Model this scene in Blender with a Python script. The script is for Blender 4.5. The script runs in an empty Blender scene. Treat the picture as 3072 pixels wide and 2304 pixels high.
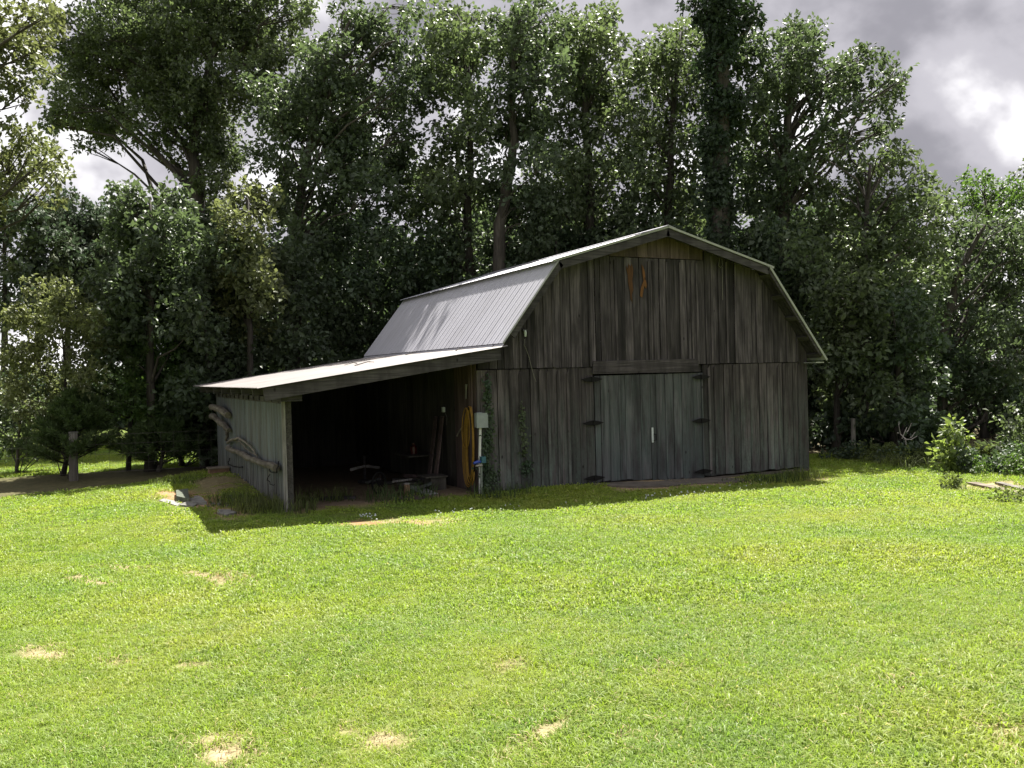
import bpy, math, random
import numpy as np
from mathutils import Vector, Matrix

# ------------------------------------------------------------------ camera, sky, sun, exposure
scene = bpy.context.scene
COL = scene.collection
CAM = np.array([-6.4281, -14.2921, 2.3805])
F1024 = 2583.98 / 3.0
YAW, PITCH, ROLL = 0.4648, -0.0140, -0.0262
_fw = np.array([math.sin(YAW), math.cos(YAW), 0.0]); _rt = np.array([math.cos(YAW), -math.sin(YAW), 0.0]); _up = np.array([0, 0, 1.0])
FWD = _fw * math.cos(PITCH) + _up * math.sin(PITCH)
_u2 = _up * math.cos(PITCH) - _fw * math.sin(PITCH)
RGT = _rt * math.cos(ROLL) + _u2 * math.sin(ROLL)
UPV = _u2 * math.cos(ROLL) - _rt * math.sin(ROLL)
cam_data = bpy.data.cameras.new('camera'); cam = bpy.data.objects.new('camera', cam_data); COL.objects.link(cam)
cam.matrix_world = Matrix(((RGT[0], UPV[0], -FWD[0], CAM[0]), (RGT[1], UPV[1], -FWD[1], CAM[1]), (RGT[2], UPV[2], -FWD[2], CAM[2]), (0, 0, 0, 1)))
cam_data.sensor_width = 36.0; cam_data.lens = 36.0 * F1024 / 1024.0; cam_data.clip_start = 0.05; cam_data.clip_end = 2000
scene.camera = cam
scene.render.resolution_x = 1024; scene.render.resolution_y = 768

SUN = Vector((0.42, 0.41, 1.0)).normalized()
SUN_EL = math.asin(SUN.z)
world = bpy.data.worlds.new('World'); scene.world = world; world.use_nodes = True
wn = world.node_tree; wn.nodes.clear()
def N(nt, typ, **kw):
    n = nt.nodes.new(typ)
    for k, v in kw.items(): setattr(n, k, v)
    return n
def link(nt, a, b): nt.links.new(a, b)
def math_node(nt, op, a, b=None, c=None, clamp=False):
    n = nt.nodes.new('ShaderNodeMath'); n.operation = op; n.use_clamp = clamp
    for i, x in enumerate((a, b, c)):
        if x is None: continue
        if isinstance(x, (int, float)): n.inputs[i].default_value = x
        else: nt.links.new(x, n.inputs[i])
    return n.outputs[0]
def ramp(nt, fac, stops, interp='LINEAR'):
    r = nt.nodes.new('ShaderNodeValToRGB'); r.color_ramp.interpolation = interp
    el = r.color_ramp.elements
    while len(el) < len(stops): el.new(0.5)
    for e, (p, c) in zip(el, stops):
        e.position = p; e.color = (c[0], c[1], c[2], 1.0) if not isinstance(c, (int, float)) else (c, c, c, 1.0)
    nt.links.new(fac, r.inputs[0]); return r.outputs[0]
sky = N(wn, 'ShaderNodeTexSky', sky_type='NISHITA', sun_disc=False, sun_elevation=SUN_EL, sun_rotation=math.atan2(SUN.x, SUN.y), air_density=1.0, dust_density=1.5)
bg_sky = N(wn, 'ShaderNodeBackground'); bg_sky.inputs[1].default_value = 0.05; link(wn, sky.outputs[0], bg_sky.inputs[0])
tc = N(wn, 'ShaderNodeTexCoord'); sep = N(wn, 'ShaderNodeSeparateXYZ'); link(wn, tc.outputs['Generated'], sep.inputs[0])
den = math_node(wn, 'ADD', math_node(wn, 'MAXIMUM', sep.outputs[2], 0.0), 0.70)
cmb = N(wn, 'ShaderNodeCombineXYZ')
link(wn, math_node(wn, 'DIVIDE', sep.outputs[0], den), cmb.inputs[0]); link(wn, math_node(wn, 'DIVIDE', sep.outputs[1], den), cmb.inputs[1])
mpn = N(wn, 'ShaderNodeMapping'); mpn.inputs['Location'].default_value = (3.98098, -9.58543, -2.35660); mpn.inputs['Rotation'].default_value = (0, 0, 1.8107); mpn.inputs['Scale'].default_value = (1.0, 1.0, 1.0)
link(wn, cmb.outputs[0], mpn.inputs[0])
nz = N(wn, 'ShaderNodeTexNoise'); nz.inputs['Scale'].default_value = 4.2; nz.inputs['Detail'].default_value = 6.0; nz.inputs['Roughness'].default_value = 0.47; nz.inputs['Distortion'].default_value = 0.12
link(wn, mpn.outputs[0], nz.inputs['Vector'])
ccol = ramp(wn, nz.outputs[0], [(0.28, (0.58, 0.59, 0.65)), (0.40, (0.80, 0.78, 0.87)), (0.49, (1.35, 1.31, 1.42)), (0.58, (2.9, 2.85, 2.9))], 'EASE')
bg_cl = N(wn, 'ShaderNodeBackground'); bg_cl.inputs[1].default_value = 0.140; link(wn, ccol, bg_cl.inputs[0])
nz2 = N(wn, 'ShaderNodeTexNoise'); nz2.inputs['Scale'].default_value = 1.3; nz2.inputs['Detail'].default_value = 5.0; link(wn, mpn.outputs[0], nz2.inputs['Vector'])
cover = ramp(wn, nz2.outputs[0], [(0.30, 0.90), (0.42, 0.99)])
mixw = N(wn, 'ShaderNodeMixShader'); link(wn, cover, mixw.inputs[0]); link(wn, bg_sky.outputs[0], mixw.inputs[1]); link(wn, bg_cl.outputs[0], mixw.inputs[2])
wo = N(wn, 'ShaderNodeOutputWorld'); link(wn, mixw.outputs[0], wo.inputs[0])

sun_data = bpy.data.lights.new('sun', 'SUN'); sun_data.energy = 5.0; sun_data.angle = math.radians(0.55); sun_data.color = (1.0, 0.955, 0.87)
sun = bpy.data.objects.new('sun', sun_data); COL.objects.link(sun); sun.location = (20, 15, 45)
sun.rotation_euler = SUN.to_track_quat('Z', 'Y').to_euler()
vs = scene.view_settings; vs.view_transform = 'Standard'; vs.look = 'None'; vs.gamma = 1.0; vs.use_curve_mapping = False
vs.exposure = 1.75
cy = scene.cycles; cy.max_bounces = 7; cy.diffuse_bounces = 4; cy.glossy_bounces = 2; cy.transmission_bounces = 5; cy.transparent_max_bounces = 4
cy.use_denoising = True; cy.sample_clamp_indirect = 6.0; cy.caustics_reflective = False; cy.caustics_refractive = False

# ------------------------------------------------------------------ helpers
def ray(u, v):
    return FWD + RGT * ((u - 512.0) / F1024) - UPV * ((v - 384.0) / F1024)
def at(u, v, d): return CAM + ray(u, v) * d
def on_y(u, v, y): r = ray(u, v); return CAM + r * ((y - CAM[1]) / r[1])
def on_x(u, v, x): r = ray(u, v); return CAM + r * ((x - CAM[0]) / r[0])
def smooth(a, b, x):
    t = np.clip((np.asarray(x, float) - a) / (b - a), 0, 1); return t * t * (3 - 2 * t)
def gz(x, y):
    x = np.asarray(x, float); y = np.asarray(y, float)
    z = 0.18 - 0.22 * smooth(1.5, 8.5, x)
    z = z - 0.035 * smooth(0.0, -1.0, y) + 0.044 * np.clip(-y - 1.7, 0, 13.5) - 0.012 * np.clip(y, 0, 14)
    z = z + 0.018 * np.sin(x * 0.9 + 1.3) * np.sin(y * 0.7 + 0.4) + 0.010 * np.sin(x * 2.1 + y * 1.7)
    # dirt bank against the lean-to's outer wall
    d = ((x + 3.75) / 0.7) ** 2 + ((y - 4.4) / 2.6) ** 2
    z = z + 0.20 * np.exp(-d * 1.1)
    z = z + 0.05 * np.exp(-(((x + 5.0) / 0.9) ** 2 + ((y - 5.2) / 1.3) ** 2))
    return z
def on_ground(u, v):
    z = 0.1
    for _ in range(12):
        r = ray(u, v); p = CAM + r * ((z - CAM[2]) / r[2]); z = float(gz(p[0], p[1]))
    return np.array([p[0], p[1], z])
def full(u, v): return (u / 3.0, v / 3.0)

_W = {}
def put(o, wloc, parent):
    COL.objects.link(o); wloc = Vector(wloc); _W[o] = wloc
    if parent is not None:
        o.parent = parent; o.location = wloc - _W[parent]
    else: o.location = wloc
    return o
def tag(o, label=None, cat=None, group=None, kind=None):
    if label: o['label'] = label
    if cat: o['category'] = cat
    if group: o['group'] = group
    if kind: o['kind'] = kind
    return o
def empty(name, loc, parent=None):
    o = bpy.data.objects.new(name, None); o.empty_display_size = 0.2
    return put(o, loc, parent)
def mesh_from(name, verts, faces, mat, smooth_=False):
    me = bpy.data.meshes.new(name); me.from_pydata([tuple(map(float, v)) for v in verts], [], faces)
    if mat: me.materials.append(mat)
    if smooth_: me.polygons.foreach_set('use_smooth', [True] * len(me.polygons))
    me.update(); return me
def obj(name, verts, faces, mat, parent=None, loc=None, smooth_=False):
    verts = np.asarray(verts, float)
    if loc is None:
        loc = (verts.min(0) + verts.max(0)) / 2; loc[2] = verts[:, 2].min()
    me = mesh_from(name, verts - np.asarray(loc), faces, mat, smooth_)
    return put(bpy.data.objects.new(name, me), loc, parent)
class MB:
    def __init__(s): s.v = []; s.f = []
    def add(s, verts, faces):
        o = len(s.v); s.v += [tuple(map(float, p)) for p in verts]; s.f += [tuple(i + o for i in f) for f in faces]; return s
    def box(s, x0, x1, y0, y1, z0, z1):
        return s.add([(x0, y0, z0), (x1, y0, z0), (x1, y1, z0), (x0, y1, z0), (x0, y0, z1), (x1, y0, z1), (x1, y1, z1), (x0, y1, z1)],
                     [(0, 3, 2, 1), (4, 5, 6, 7), (0, 1, 5, 4), (1, 2, 6, 5), (2, 3, 7, 6), (3, 0, 4, 7)])
    def tube(s, pts, radii, sides=6, cap=True, squash=None):
        pts = [np.asarray(p, float) for p in pts]; n = len(pts)
        if isinstance(radii, (int, float)): radii = [radii] * n
        vs_ = []; prev = None
        for i in range(n):
            t = pts[min(i + 1, n - 1)] - pts[max(i - 1, 0)]; t = t / (np.linalg.norm(t) + 1e-9)
            if prev is None:
                a = np.array([0, 0, 1.0]) if abs(t[2]) < 0.9 else np.array([1.0, 0, 0])
                e1 = np.cross(t, a)
            else: e1 = prev - t * np.dot(prev, t)
            e1 = e1 / (np.linalg.norm(e1) + 1e-9); prev = e1; e2 = np.cross(t, e1)
            for k in range(sides):
                an = 2 * math.pi * k / sides
                vs_.append(pts[i] + radii[i] * (math.cos(an) * e1 + math.sin(an) * e2))
        fs = []
        for i in range(n - 1):
            for k in range(sides):
                a = i * sides + k; b = i * sides + (k + 1) % sides
                fs.append((a, b, b + sides, a + sides))
        if cap: fs.append(tuple(range(sides - 1, -1, -1))); fs.append(tuple(range((n - 1) * sides, n * sides)))
        return s.add(vs_, fs)
    def prism_y(s, poly, y0, y1):   # polygon in x,z extruded along y
        n = len(poly)
        v = [(p[0], y0, p[1]) for p in poly] + [(p[0], y1, p[1]) for p in poly]
        return s.add(v, [tuple(range(n)), tuple(range(2 * n - 1, n - 1, -1))] + [(i, i + n, (i + 1) % n + n, (i + 1) % n) for i in range(n)])
    def prism_x(s, poly, x0, x1):   # polygon in y,z extruded along x
        n = len(poly)
        v = [(x0, p[0], p[1]) for p in poly] + [(x1, p[0], p[1]) for p in poly]
        return s.add(v, [tuple(range(n)), tuple(range(2 * n - 1, n - 1, -1))] + [(i, i + n, (i + 1) % n + n, (i + 1) % n) for i in range(n)])
    def prism_z(s, poly, z0, z1):
        n = len(poly)
        v = [(p[0], p[1], z0) for p in poly] + [(p[0], p[1], z1) for p in poly]
        return s.add(v, [tuple(range(n - 1, -1, -1)), tuple(range(n, 2 * n))] + [(i, (i + 1) % n, (i + 1) % n + n, i + n) for i in range(n)])
    def build(s, name, mat, parent=None, loc=None, smooth_=False):
        return obj(name, s.v, s.f, mat, parent, loc, smooth_)

# ------------------------------------------------------------------ materials
def new_mat(name):
    m = bpy.data.materials.new(name); m.use_nodes = True; nt = m.node_tree; nt.nodes.clear()
    return m, nt
def finish(nt, shader):
    o = N(nt, 'ShaderNodeOutputMaterial'); link(nt, shader, o.inputs[0])
def principled(nt, col, rough=0.7, metal=0.0, spec=0.5, normal=None):
    p = N(nt, 'ShaderNodeBsdfPrincipled')
    for key, val in (('Base Color', col), ('Roughness', rough), ('Metallic', metal), ('Specular IOR Level', spec)):
        if isinstance(val, (int, float)): p.inputs[key].default_value = val
        elif isinstance(val, tuple): p.inputs[key].default_value = (val[0], val[1], val[2], 1)
        else: link(nt, val, p.inputs[key])
    if normal is not None: link(nt, normal, p.inputs['Normal'])
    return p
def position(nt): return N(nt, 'ShaderNodeNewGeometry').outputs['Position']
def mapped(nt, vec, scale, loc=(0, 0, 0)):
    m = N(nt, 'ShaderNodeMapping'); m.inputs['Scale'].default_value = scale; m.inputs['Location'].default_value = loc
    link(nt, vec, m.inputs[0]); return m.outputs[0]
def noise(nt, vec, scale, detail=4.0, rough=0.55, dist=0.0):
    n = N(nt, 'ShaderNodeTexNoise'); n.inputs['Scale'].default_value = scale; n.inputs['Detail'].default_value = detail
    n.inputs['Roughness'].default_value = rough; n.inputs['Distortion'].default_value = dist
    link(nt, vec, n.inputs['Vector']); return n.outputs[0]
def mix(nt, fac, a, b, blend='MIX'):
    m = N(nt, 'ShaderNodeMix', data_type='RGBA', blend_type=blend)
    for i, x in ((0, fac), (6, a), (7, b)):
        if isinstance(x, (int, float)): m.inputs[i].default_value = x
        elif isinstance(x, tuple): m.inputs[i].default_value = (x[0], x[1], x[2], 1)
        else: link(nt, x, m.inputs[i])
    return m.outputs[2]
def bump(nt, h, strength=0.4, dist=0.01):
    b = N(nt, 'ShaderNodeBump'); b.inputs['Strength'].default_value = strength; b.inputs['Distance'].default_value = dist
    link(nt, h, b.inputs['Height']); return b.outputs[0]
def obj_random(nt): return N(nt, 'ShaderNodeObjectInfo').outputs['Random']

def wood_mat(name, dark, mid, light, paint=None, paint_hi=2.3, paint_lo=0.3, paint_amt=0.7, grain_axis='z', var=0.5, moss=False):
    m, nt = new_mat(name)
    pos = position(nt); rnd = obj_random(nt)
    off = N(nt, 'ShaderNodeVectorMath', operation='ADD'); link(nt, pos, off.inputs[0])
    cx = N(nt, 'ShaderNodeCombineXYZ'); link(nt, math_node(nt, 'MULTIPLY', rnd, 37.0), cx.inputs[0]); link(nt, math_node(nt, 'MULTIPLY', rnd, 11.0), cx.inputs[2]); link(nt, math_node(nt, 'MULTIPLY', rnd, 5.0), cx.inputs[1]); link(nt, cx.outputs[0], off.inputs[1])
    p = off.outputs[0]
    sc = {'z': (14, 14, 0.55), 'y': (14, 0.55, 14), 'x': (0.55, 14, 14)}[grain_axis]
    sc2 = {'z': (48, 48, 1.6), 'y': (48, 1.6, 48), 'x': (1.6, 48, 48)}[grain_axis]
    sc3 = {'z': (22, 22, 0.7), 'y': (22, 0.7, 22), 'x': (0.7, 22, 22)}[grain_axis]
    g1 = noise(nt, mapped(nt, p, sc), 1.0, 6, 0.65, 0.4); g2 = noise(nt, mapped(nt, p, sc2), 1.0, 3, 0.6)
    patch = noise(nt, mapped(nt, p, (3.5, 3.5, 1.0)), 1.0, 5, 0.6)
    c = ramp(nt, g1, [(0.28, dark), (0.5, mid), (0.74, light)])
    c = mix(nt, 0.42, c, ramp(nt, g2, [(0.34, dark), (0.62, light)]))
    g3 = noise(nt, mapped(nt, p, sc3, (3.3, 7.1, 1.9)), 1.0, 3, 0.5)
    c = mix(nt, ramp(nt, g3, [(0.60, 0.0), (0.70, 0.5)]), c, (light[0] * 1.15, light[1] * 1.15, light[2] * 1.15))
    c = mix(nt, ramp(nt, g3, [(0.30, 0.85), (0.40, 0.0)]), c, (dark[0] * 0.6, dark[1] * 0.6, dark[2] * 0.6))
    c = mix(nt, ramp(nt, patch, [(0.42, 0.0), (0.64, 0.72)]), c, dark)
    if paint:
        sepz = N(nt, 'ShaderNodeSeparateXYZ'); link(nt, pos, sepz.inputs[0])
        mr = N(nt, 'ShaderNodeMapRange'); mr.inputs[1].default_value = paint_hi; mr.inputs[2].default_value = paint_lo; mr.inputs[3].default_value = 0.0; mr.inputs[4].default_value = 1.0
        link(nt, sepz.outputs[2], mr.inputs[0])
        pn = noise(nt, mapped(nt, p, (7, 7, 1.2)), 1.0, 6, 0.65)
        f = math_node(nt, 'MULTIPLY', mr.outputs[0], ramp(nt, pn, [(0.36, 0.0), (0.62, 1.0)]))
        f = math_node(nt, 'MULTIPLY', f, paint_amt)
        flake = noise(nt, mapped(nt, p, (40, 40, 16)), 1.0, 3, 0.7)
        f = math_node(nt, 'MULTIPLY', f, ramp(nt, flake, [(0.36, 0.45), (0.56, 1.0)]))
        c = mix(nt, f, c, paint)
    # knots
    vo = N(nt, 'ShaderNodeTexVoronoi'); vo.feature = 'F1'; link(nt, mapped(nt, p, (3.2, 3.2, 1.9)), vo.inputs['Vector']); vo.inputs['Scale'].default_value = 1.0
    c = mix(nt, ramp(nt, vo.outputs['Distance'], [(0.03, 0.9), (0.085, 0.0)]), c, (dark[0] * 0.45, dark[1] * 0.42, dark[2] * 0.4))
    v = N(nt, 'ShaderNodeHueSaturation'); link(nt, c, v.inputs['Color'])
    link(nt, math_node(nt, 'ADD', math_node(nt, 'MULTIPLY', rnd, var * 2), 1.0 - var), v.inputs['Value'])
    pr = principled(nt, v.outputs[0], 0.88, 0, 0.25, bump(nt, g2, 0.6, 0.004))
    finish(nt, pr.outputs[0]); return m
M_upper = wood_mat('weathered_upper_planks', (0.0115, 0.0095, 0.0112), (0.036, 0.0302, 0.0352), (0.128, 0.109, 0.122), var=0.52)
M_lower = wood_mat('weathered_lower_planks', (0.0150, 0.0122, 0.0132), (0.046, 0.0388, 0.0415), (0.140, 0.119, 0.125), paint=(0.104, 0.132, 0.118), paint_hi=2.1, paint_lo=0.5, paint_amt=0.8, var=0.42)
M_door = wood_mat('faded_green_door_boards', (0.0213, 0.0197, 0.0221), (0.0558, 0.0541, 0.0590), (0.1353, 0.1337, 0.1443), paint=(0.066, 0.090, 0.086), paint_hi=2.9, paint_lo=1.2, paint_amt=0.72, var=0.26)
M_header = wood_mat('weathered_header_board', (0.0150, 0.0125, 0.0142), (0.046, 0.039, 0.044), (0.128, 0.109, 0.120), grain_axis='x', var=0.2)
M_shed = wood_mat('grey_green_shed_boards', (0.0425, 0.0391, 0.0357), (0.0978, 0.0952, 0.0909), (0.1615, 0.1615, 0.1530), paint=(0.1148, 0.1403, 0.1530), paint_hi=0.1, paint_lo=0.9, paint_amt=0.9, var=0.12)
M_beam = wood_mat('dark_beam_wood', (0.0170, 0.0149, 0.0161), (0.0408, 0.0365, 0.0391), (0.0892, 0.0808, 0.0850), grain_axis='x', var=0.25)
M_beam_y = wood_mat('dark_rafter_wood', (0.022, 0.020, 0.018), (0.05, 0.046, 0.043), (0.10, 0.095, 0.088), grain_axis='y', var=0.25)
M_brown = wood_mat('brown_gable_boards', (0.034, 0.023, 0.023), (0.075, 0.052, 0.051), (0.14, 0.103, 0.10), var=0.3)
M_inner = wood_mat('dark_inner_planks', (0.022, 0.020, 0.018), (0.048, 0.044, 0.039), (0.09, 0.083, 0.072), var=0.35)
M_trim = wood_mat('flaking_white_trim', (0.10, 0.092, 0.083), (0.27, 0.26, 0.25), (0.42, 0.41, 0.40), var=0.1)
M_drift = wood_mat('bleached_driftwood', (0.065, 0.056, 0.046), (0.14, 0.122, 0.10), (0.23, 0.21, 0.18), grain_axis='y', var=0.2)
M_post = wood_mat('grey_fence_post_wood', (0.07, 0.06, 0.05), (0.16, 0.148, 0.13), (0.28, 0.265, 0.245), var=0.15)
M_plank = wood_mat('bleached_ground_planks', (0.11, 0.085, 0.06), (0.21, 0.175, 0.135), (0.30, 0.265, 0.21), grain_axis='x', var=0.2)

def simple_mat(name, col, rough=0.6, metal=0.0, nscale=None, dark=0.6, spec=0.4):
    m, nt = new_mat(name)
    c = col
    if nscale:
        n = noise(nt, position(nt), nscale, 5, 0.6)
        c = mix(nt, ramp(nt, n, [(0.35, 0.0), (0.65, 1.0)]), (col[0] * dark, col[1] * dark, col[2] * dark), col)
    finish(nt, principled(nt, c, rough, metal, spec).outputs[0]); return m
M_orange = wood_mat('fresh_orange_split_wood', (0.035, 0.018, 0.011), (0.12, 0.050, 0.018), (0.19, 0.085, 0.03), var=0.15)
M_iron = simple_mat('black_iron', (0.007, 0.0065, 0.007), 0.8, 0.0, 20, spec=0.2)
M_box = simple_mat('grey_painted_steel', (0.22, 0.245, 0.25), 0.45, 0.0, 9, 0.85)
M_pvc = simple_mat('white_pvc', (0.62, 0.62, 0.60), 0.5, 0.0, 14, 0.75)
M_stake = simple_mat('green_grey_steel', (0.20, 0.23, 0.20), 0.6, 0.2, 12)
M_blue = simple_mat('blue_plastic', (0.03, 0.06, 0.30), 0.45)
M_teal = simple_mat('teal_plastic', (0.03, 0.10, 0.13), 0.5)
M_brass = simple_mat('dull_brass', (0.35, 0.33, 0.29), 0.45, 0.5, 30)
M_hose = simple_mat('yellow_rubber', (0.27, 0.150, 0.018), 0.55, 0.0, 14, 0.7)
M_white = simple_mat('white_plate', (0.52, 0.56, 0.58), 0.4, 0.0, 20, 0.8)
M_wire = simple_mat('dark_wire', (0.16, 0.15, 0.14), 0.5, 0.6)
M_wirelt = simple_mat('pale_cable', (0.30, 0.29, 0.27), 0.6)
M_lamp = simple_mat('lamp_holder_black', (0.03, 0.03, 0.032), 0.5)
M_slate = simple_mat('grey_slate', (0.22, 0.215, 0.195), 0.9, 0, 9, 0.4)
M_mossblock = simple_mat('mossy_block', (0.10, 0.115, 0.085), 0.9, 0, 9, 0.6)
M_dirt = simple_mat('red_brown_dirt', (0.24, 0.15, 0.095), 0.95, 0, 7, 0.55)
M_concrete = simple_mat('dirty_concrete', (0.13, 0.112, 0.092), 0.9, 0, 3.5, 0.55)
M_red = simple_mat('red_plastic', (0.045, 0.005, 0.006), 0.4)
M_tin = simple_mat('scrap_sheet_metal', (0.42, 0.43, 0.43), 0.5, 0.3, 5, 0.6)

def metal_mat(name, col, rough, dirt, amt):
    m, nt = new_mat(name); pos = position(nt)
    st = noise(nt, mapped(nt, pos, (0.9, 14, 0.9)), 1.0, 5, 0.6); bl = noise(nt, pos, 1.6, 5, 0.6)
    rnd = obj_random(nt)
    c = mix(nt, math_node(nt, 'MULTIPLY', ramp(nt, st, [(0.42, 0.0), (0.75, 1.0)]), amt), col, dirt)
    c = mix(nt, math_node(nt, 'MULTIPLY', ramp(nt, bl, [(0.45, 0.0), (0.8, 1.0)]), amt), c, dirt)
    v = N(nt, 'ShaderNodeHueSaturation'); link(nt, c, v.inputs['Color']); link(nt, math_node(nt, 'ADD', math_node(nt, 'MULTIPLY', rnd, 0.14), 0.93), v.inputs['Value'])
    finish(nt, principled(nt, v.outputs[0], rough, 0.05, 0.5).outputs[0]); return m
M_roof = metal_mat('galvanised_roof_sheet', (0.365, 0.365, 0.41), 0.5, (0.28, 0.275, 0.30), 0.45)
M_roof2 = metal_mat('sun_bleached_corrugated_sheet', (0.185, 0.168, 0.166), 0.7, (0.110, 0.090, 0.082), 0.6)
M_rtrim = simple_mat('pale_metal_trim', (0.27, 0.28, 0.25), 0.5, 0.15, 6, 0.85)

def leaf_mat(name, base, trans, rough=0.42, tfac=0.38, var=0.45, warm=(0.16, 0.15, 0.03)):
    m, nt = new_mat(name)
    at_ = N(nt, 'ShaderNodeAttribute'); at_.attribute_name = 'tint'
    t = at_.outputs['Fac']
    big = noise(nt, position(nt), 0.55, 3, 0.5)
    wf = math_node(nt, 'MULTIPLY', ramp(nt, big, [(0.45, 0.0), (0.75, 1.0)]), 0.45)
    c = mix(nt, wf, base, warm)
    hv = N(nt, 'ShaderNodeHueSaturation'); link(nt, c, hv.inputs['Color'])
    val = math_node(nt, 'ADD', math_node(nt, 'MULTIPLY', t, var * 2), 1 - var); link(nt, val, hv.inputs['Value'])
    hv2 = N(nt, 'ShaderNodeHueSaturation'); hv2.inputs['Color'].default_value = (*trans, 1); link(nt, val, hv2.inputs['Value'])
    p = principled(nt, hv.outputs[0], rough + 0.10, 0, 0.40)
    tr = N(nt, 'ShaderNodeBsdfTranslucent'); link(nt, hv2.outputs[0], tr.inputs[0])
    mx = N(nt, 'ShaderNodeMixShader'); mx.inputs[0].default_value = tfac
    link(nt, p.outputs[0], mx.inputs[1]); link(nt, tr.outputs[0], mx.inputs[2]); finish(nt, mx.outputs[0]); return m
L_oak = leaf_mat('oak_leaves', (0.080, 0.108, 0.060), (0.135, 0.186, 0.062), 0.38, warm=(0.125, 0.135, 0.062))
L_oak2 = leaf_mat('dark_oak_leaves', (0.064, 0.090, 0.055), (0.106, 0.152, 0.056), 0.38, warm=(0.095, 0.108, 0.056))
L_light = leaf_mat('sunlit_light_leaves', (0.1207, 0.1437, 0.0667), (0.1782, 0.2070, 0.0690), 0.40, 0.40)  # lightened: sun passing through is put into the leaf colour
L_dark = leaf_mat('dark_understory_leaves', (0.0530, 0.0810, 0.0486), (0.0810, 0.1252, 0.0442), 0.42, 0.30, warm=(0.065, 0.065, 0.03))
L_far = leaf_mat('far_grey_green_leaves', (0.0700, 0.0952, 0.0630), (0.0700, 0.1120, 0.0560), 0.6, 0.25)
L_fresh = leaf_mat('fresh_green_leaves', (0.0585, 0.1024, 0.0342), (0.1073, 0.1950, 0.0292), 0.4, 0.4)
L_pine = leaf_mat('pine_needles', (0.0750, 0.1187, 0.0438), (0.1125, 0.1750, 0.0375), 0.5, 0.3, warm=(0.10, 0.11, 0.03))
L_sap = leaf_mat('sapling_leaves', (0.15, 0.20, 0.075), (0.24, 0.32, 0.06), 0.3, 0.42)
L_ivy = leaf_mat('ivy_leaves', (0.022, 0.045, 0.020), (0.03, 0.07, 0.015), 0.4, 0.25)
L_vine = leaf_mat('vine_leaves', (0.026, 0.045, 0.026), (0.04, 0.07, 0.022), 0.55, 0.25, warm=(0.04, 0.05, 0.025))
L_weed = leaf_mat('weed_leaves', (0.080, 0.105, 0.036), (0.13, 0.17, 0.035), 0.75, 0.4, warm=(0.16, 0.135, 0.06))
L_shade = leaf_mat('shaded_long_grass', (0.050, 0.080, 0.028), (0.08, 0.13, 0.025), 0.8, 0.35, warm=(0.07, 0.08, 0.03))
L_straw = leaf_mat('dry_straw', (0.36, 0.29, 0.15), (0.30, 0.24, 0.10), 0.6, 0.3, 0.35, warm=(0.36, 0.28, 0.14))
M_bark = wood_mat('grey_brown_bark', (0.022, 0.019, 0.016), (0.05, 0.043, 0.036), (0.10, 0.088, 0.075), var=0.25)
M_deadwood = wood_mat('bleached_dead_twigs', (0.22, 0.20, 0.17), (0.40, 0.37, 0.33), (0.52, 0.49, 0.45), var=0.1)

def grass_mat():
    m, nt = new_mat('lawn_grass_blades')
    at_ = N(nt, 'ShaderNodeAttribute'); at_.attribute_name = 'tint'; t = at_.outputs['Fac']
    pos = position(nt)
    n1 = noise(nt, pos, 0.45, 4, 0.6); n2 = noise(nt, pos, 2.6, 4, 0.6)
    c = ramp(nt, n1, [(0.34, (0.172, 0.252, 0.042)), (0.5, (0.216, 0.282, 0.042)), (0.66, (0.262, 0.300, 0.052))])
    c = mix(nt, ramp(nt, n2, [(0.50, 0.0), (0.72, 0.6)]), c, (0.140, 0.230, 0.046))
    c = mix(nt, ramp(nt, t, [(0.90, 0.0), (0.965, 1.0)], 'CONSTANT'), c, (0.32, 0.28, 0.13))
    hv = N(nt, 'ShaderNodeHueSaturation'); link(nt, c, hv.inputs['Color'])
    link(nt, math_node(nt, 'ADD', math_node(nt, 'MULTIPLY', t, 0.36), 0.80), hv.inputs['Value'])
    p = principled(nt, hv.outputs[0], 0.5, 0, 0.35)
    tr = N(nt, 'ShaderNodeBsdfTranslucent')
    link(nt, mix(nt, 1.0, hv.outputs[0], (1.42, 1.55, 0.95), 'MULTIPLY'), tr.inputs[0])
    mx = N(nt, 'ShaderNodeMixShader'); mx.inputs[0].default_value = 0.42
    link(nt, p.outputs[0], mx.inputs[1]); link(nt, tr.outputs[0], mx.inputs[2]); finish(nt, mx.outputs[0]); return m
M_grass = grass_mat()
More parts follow.
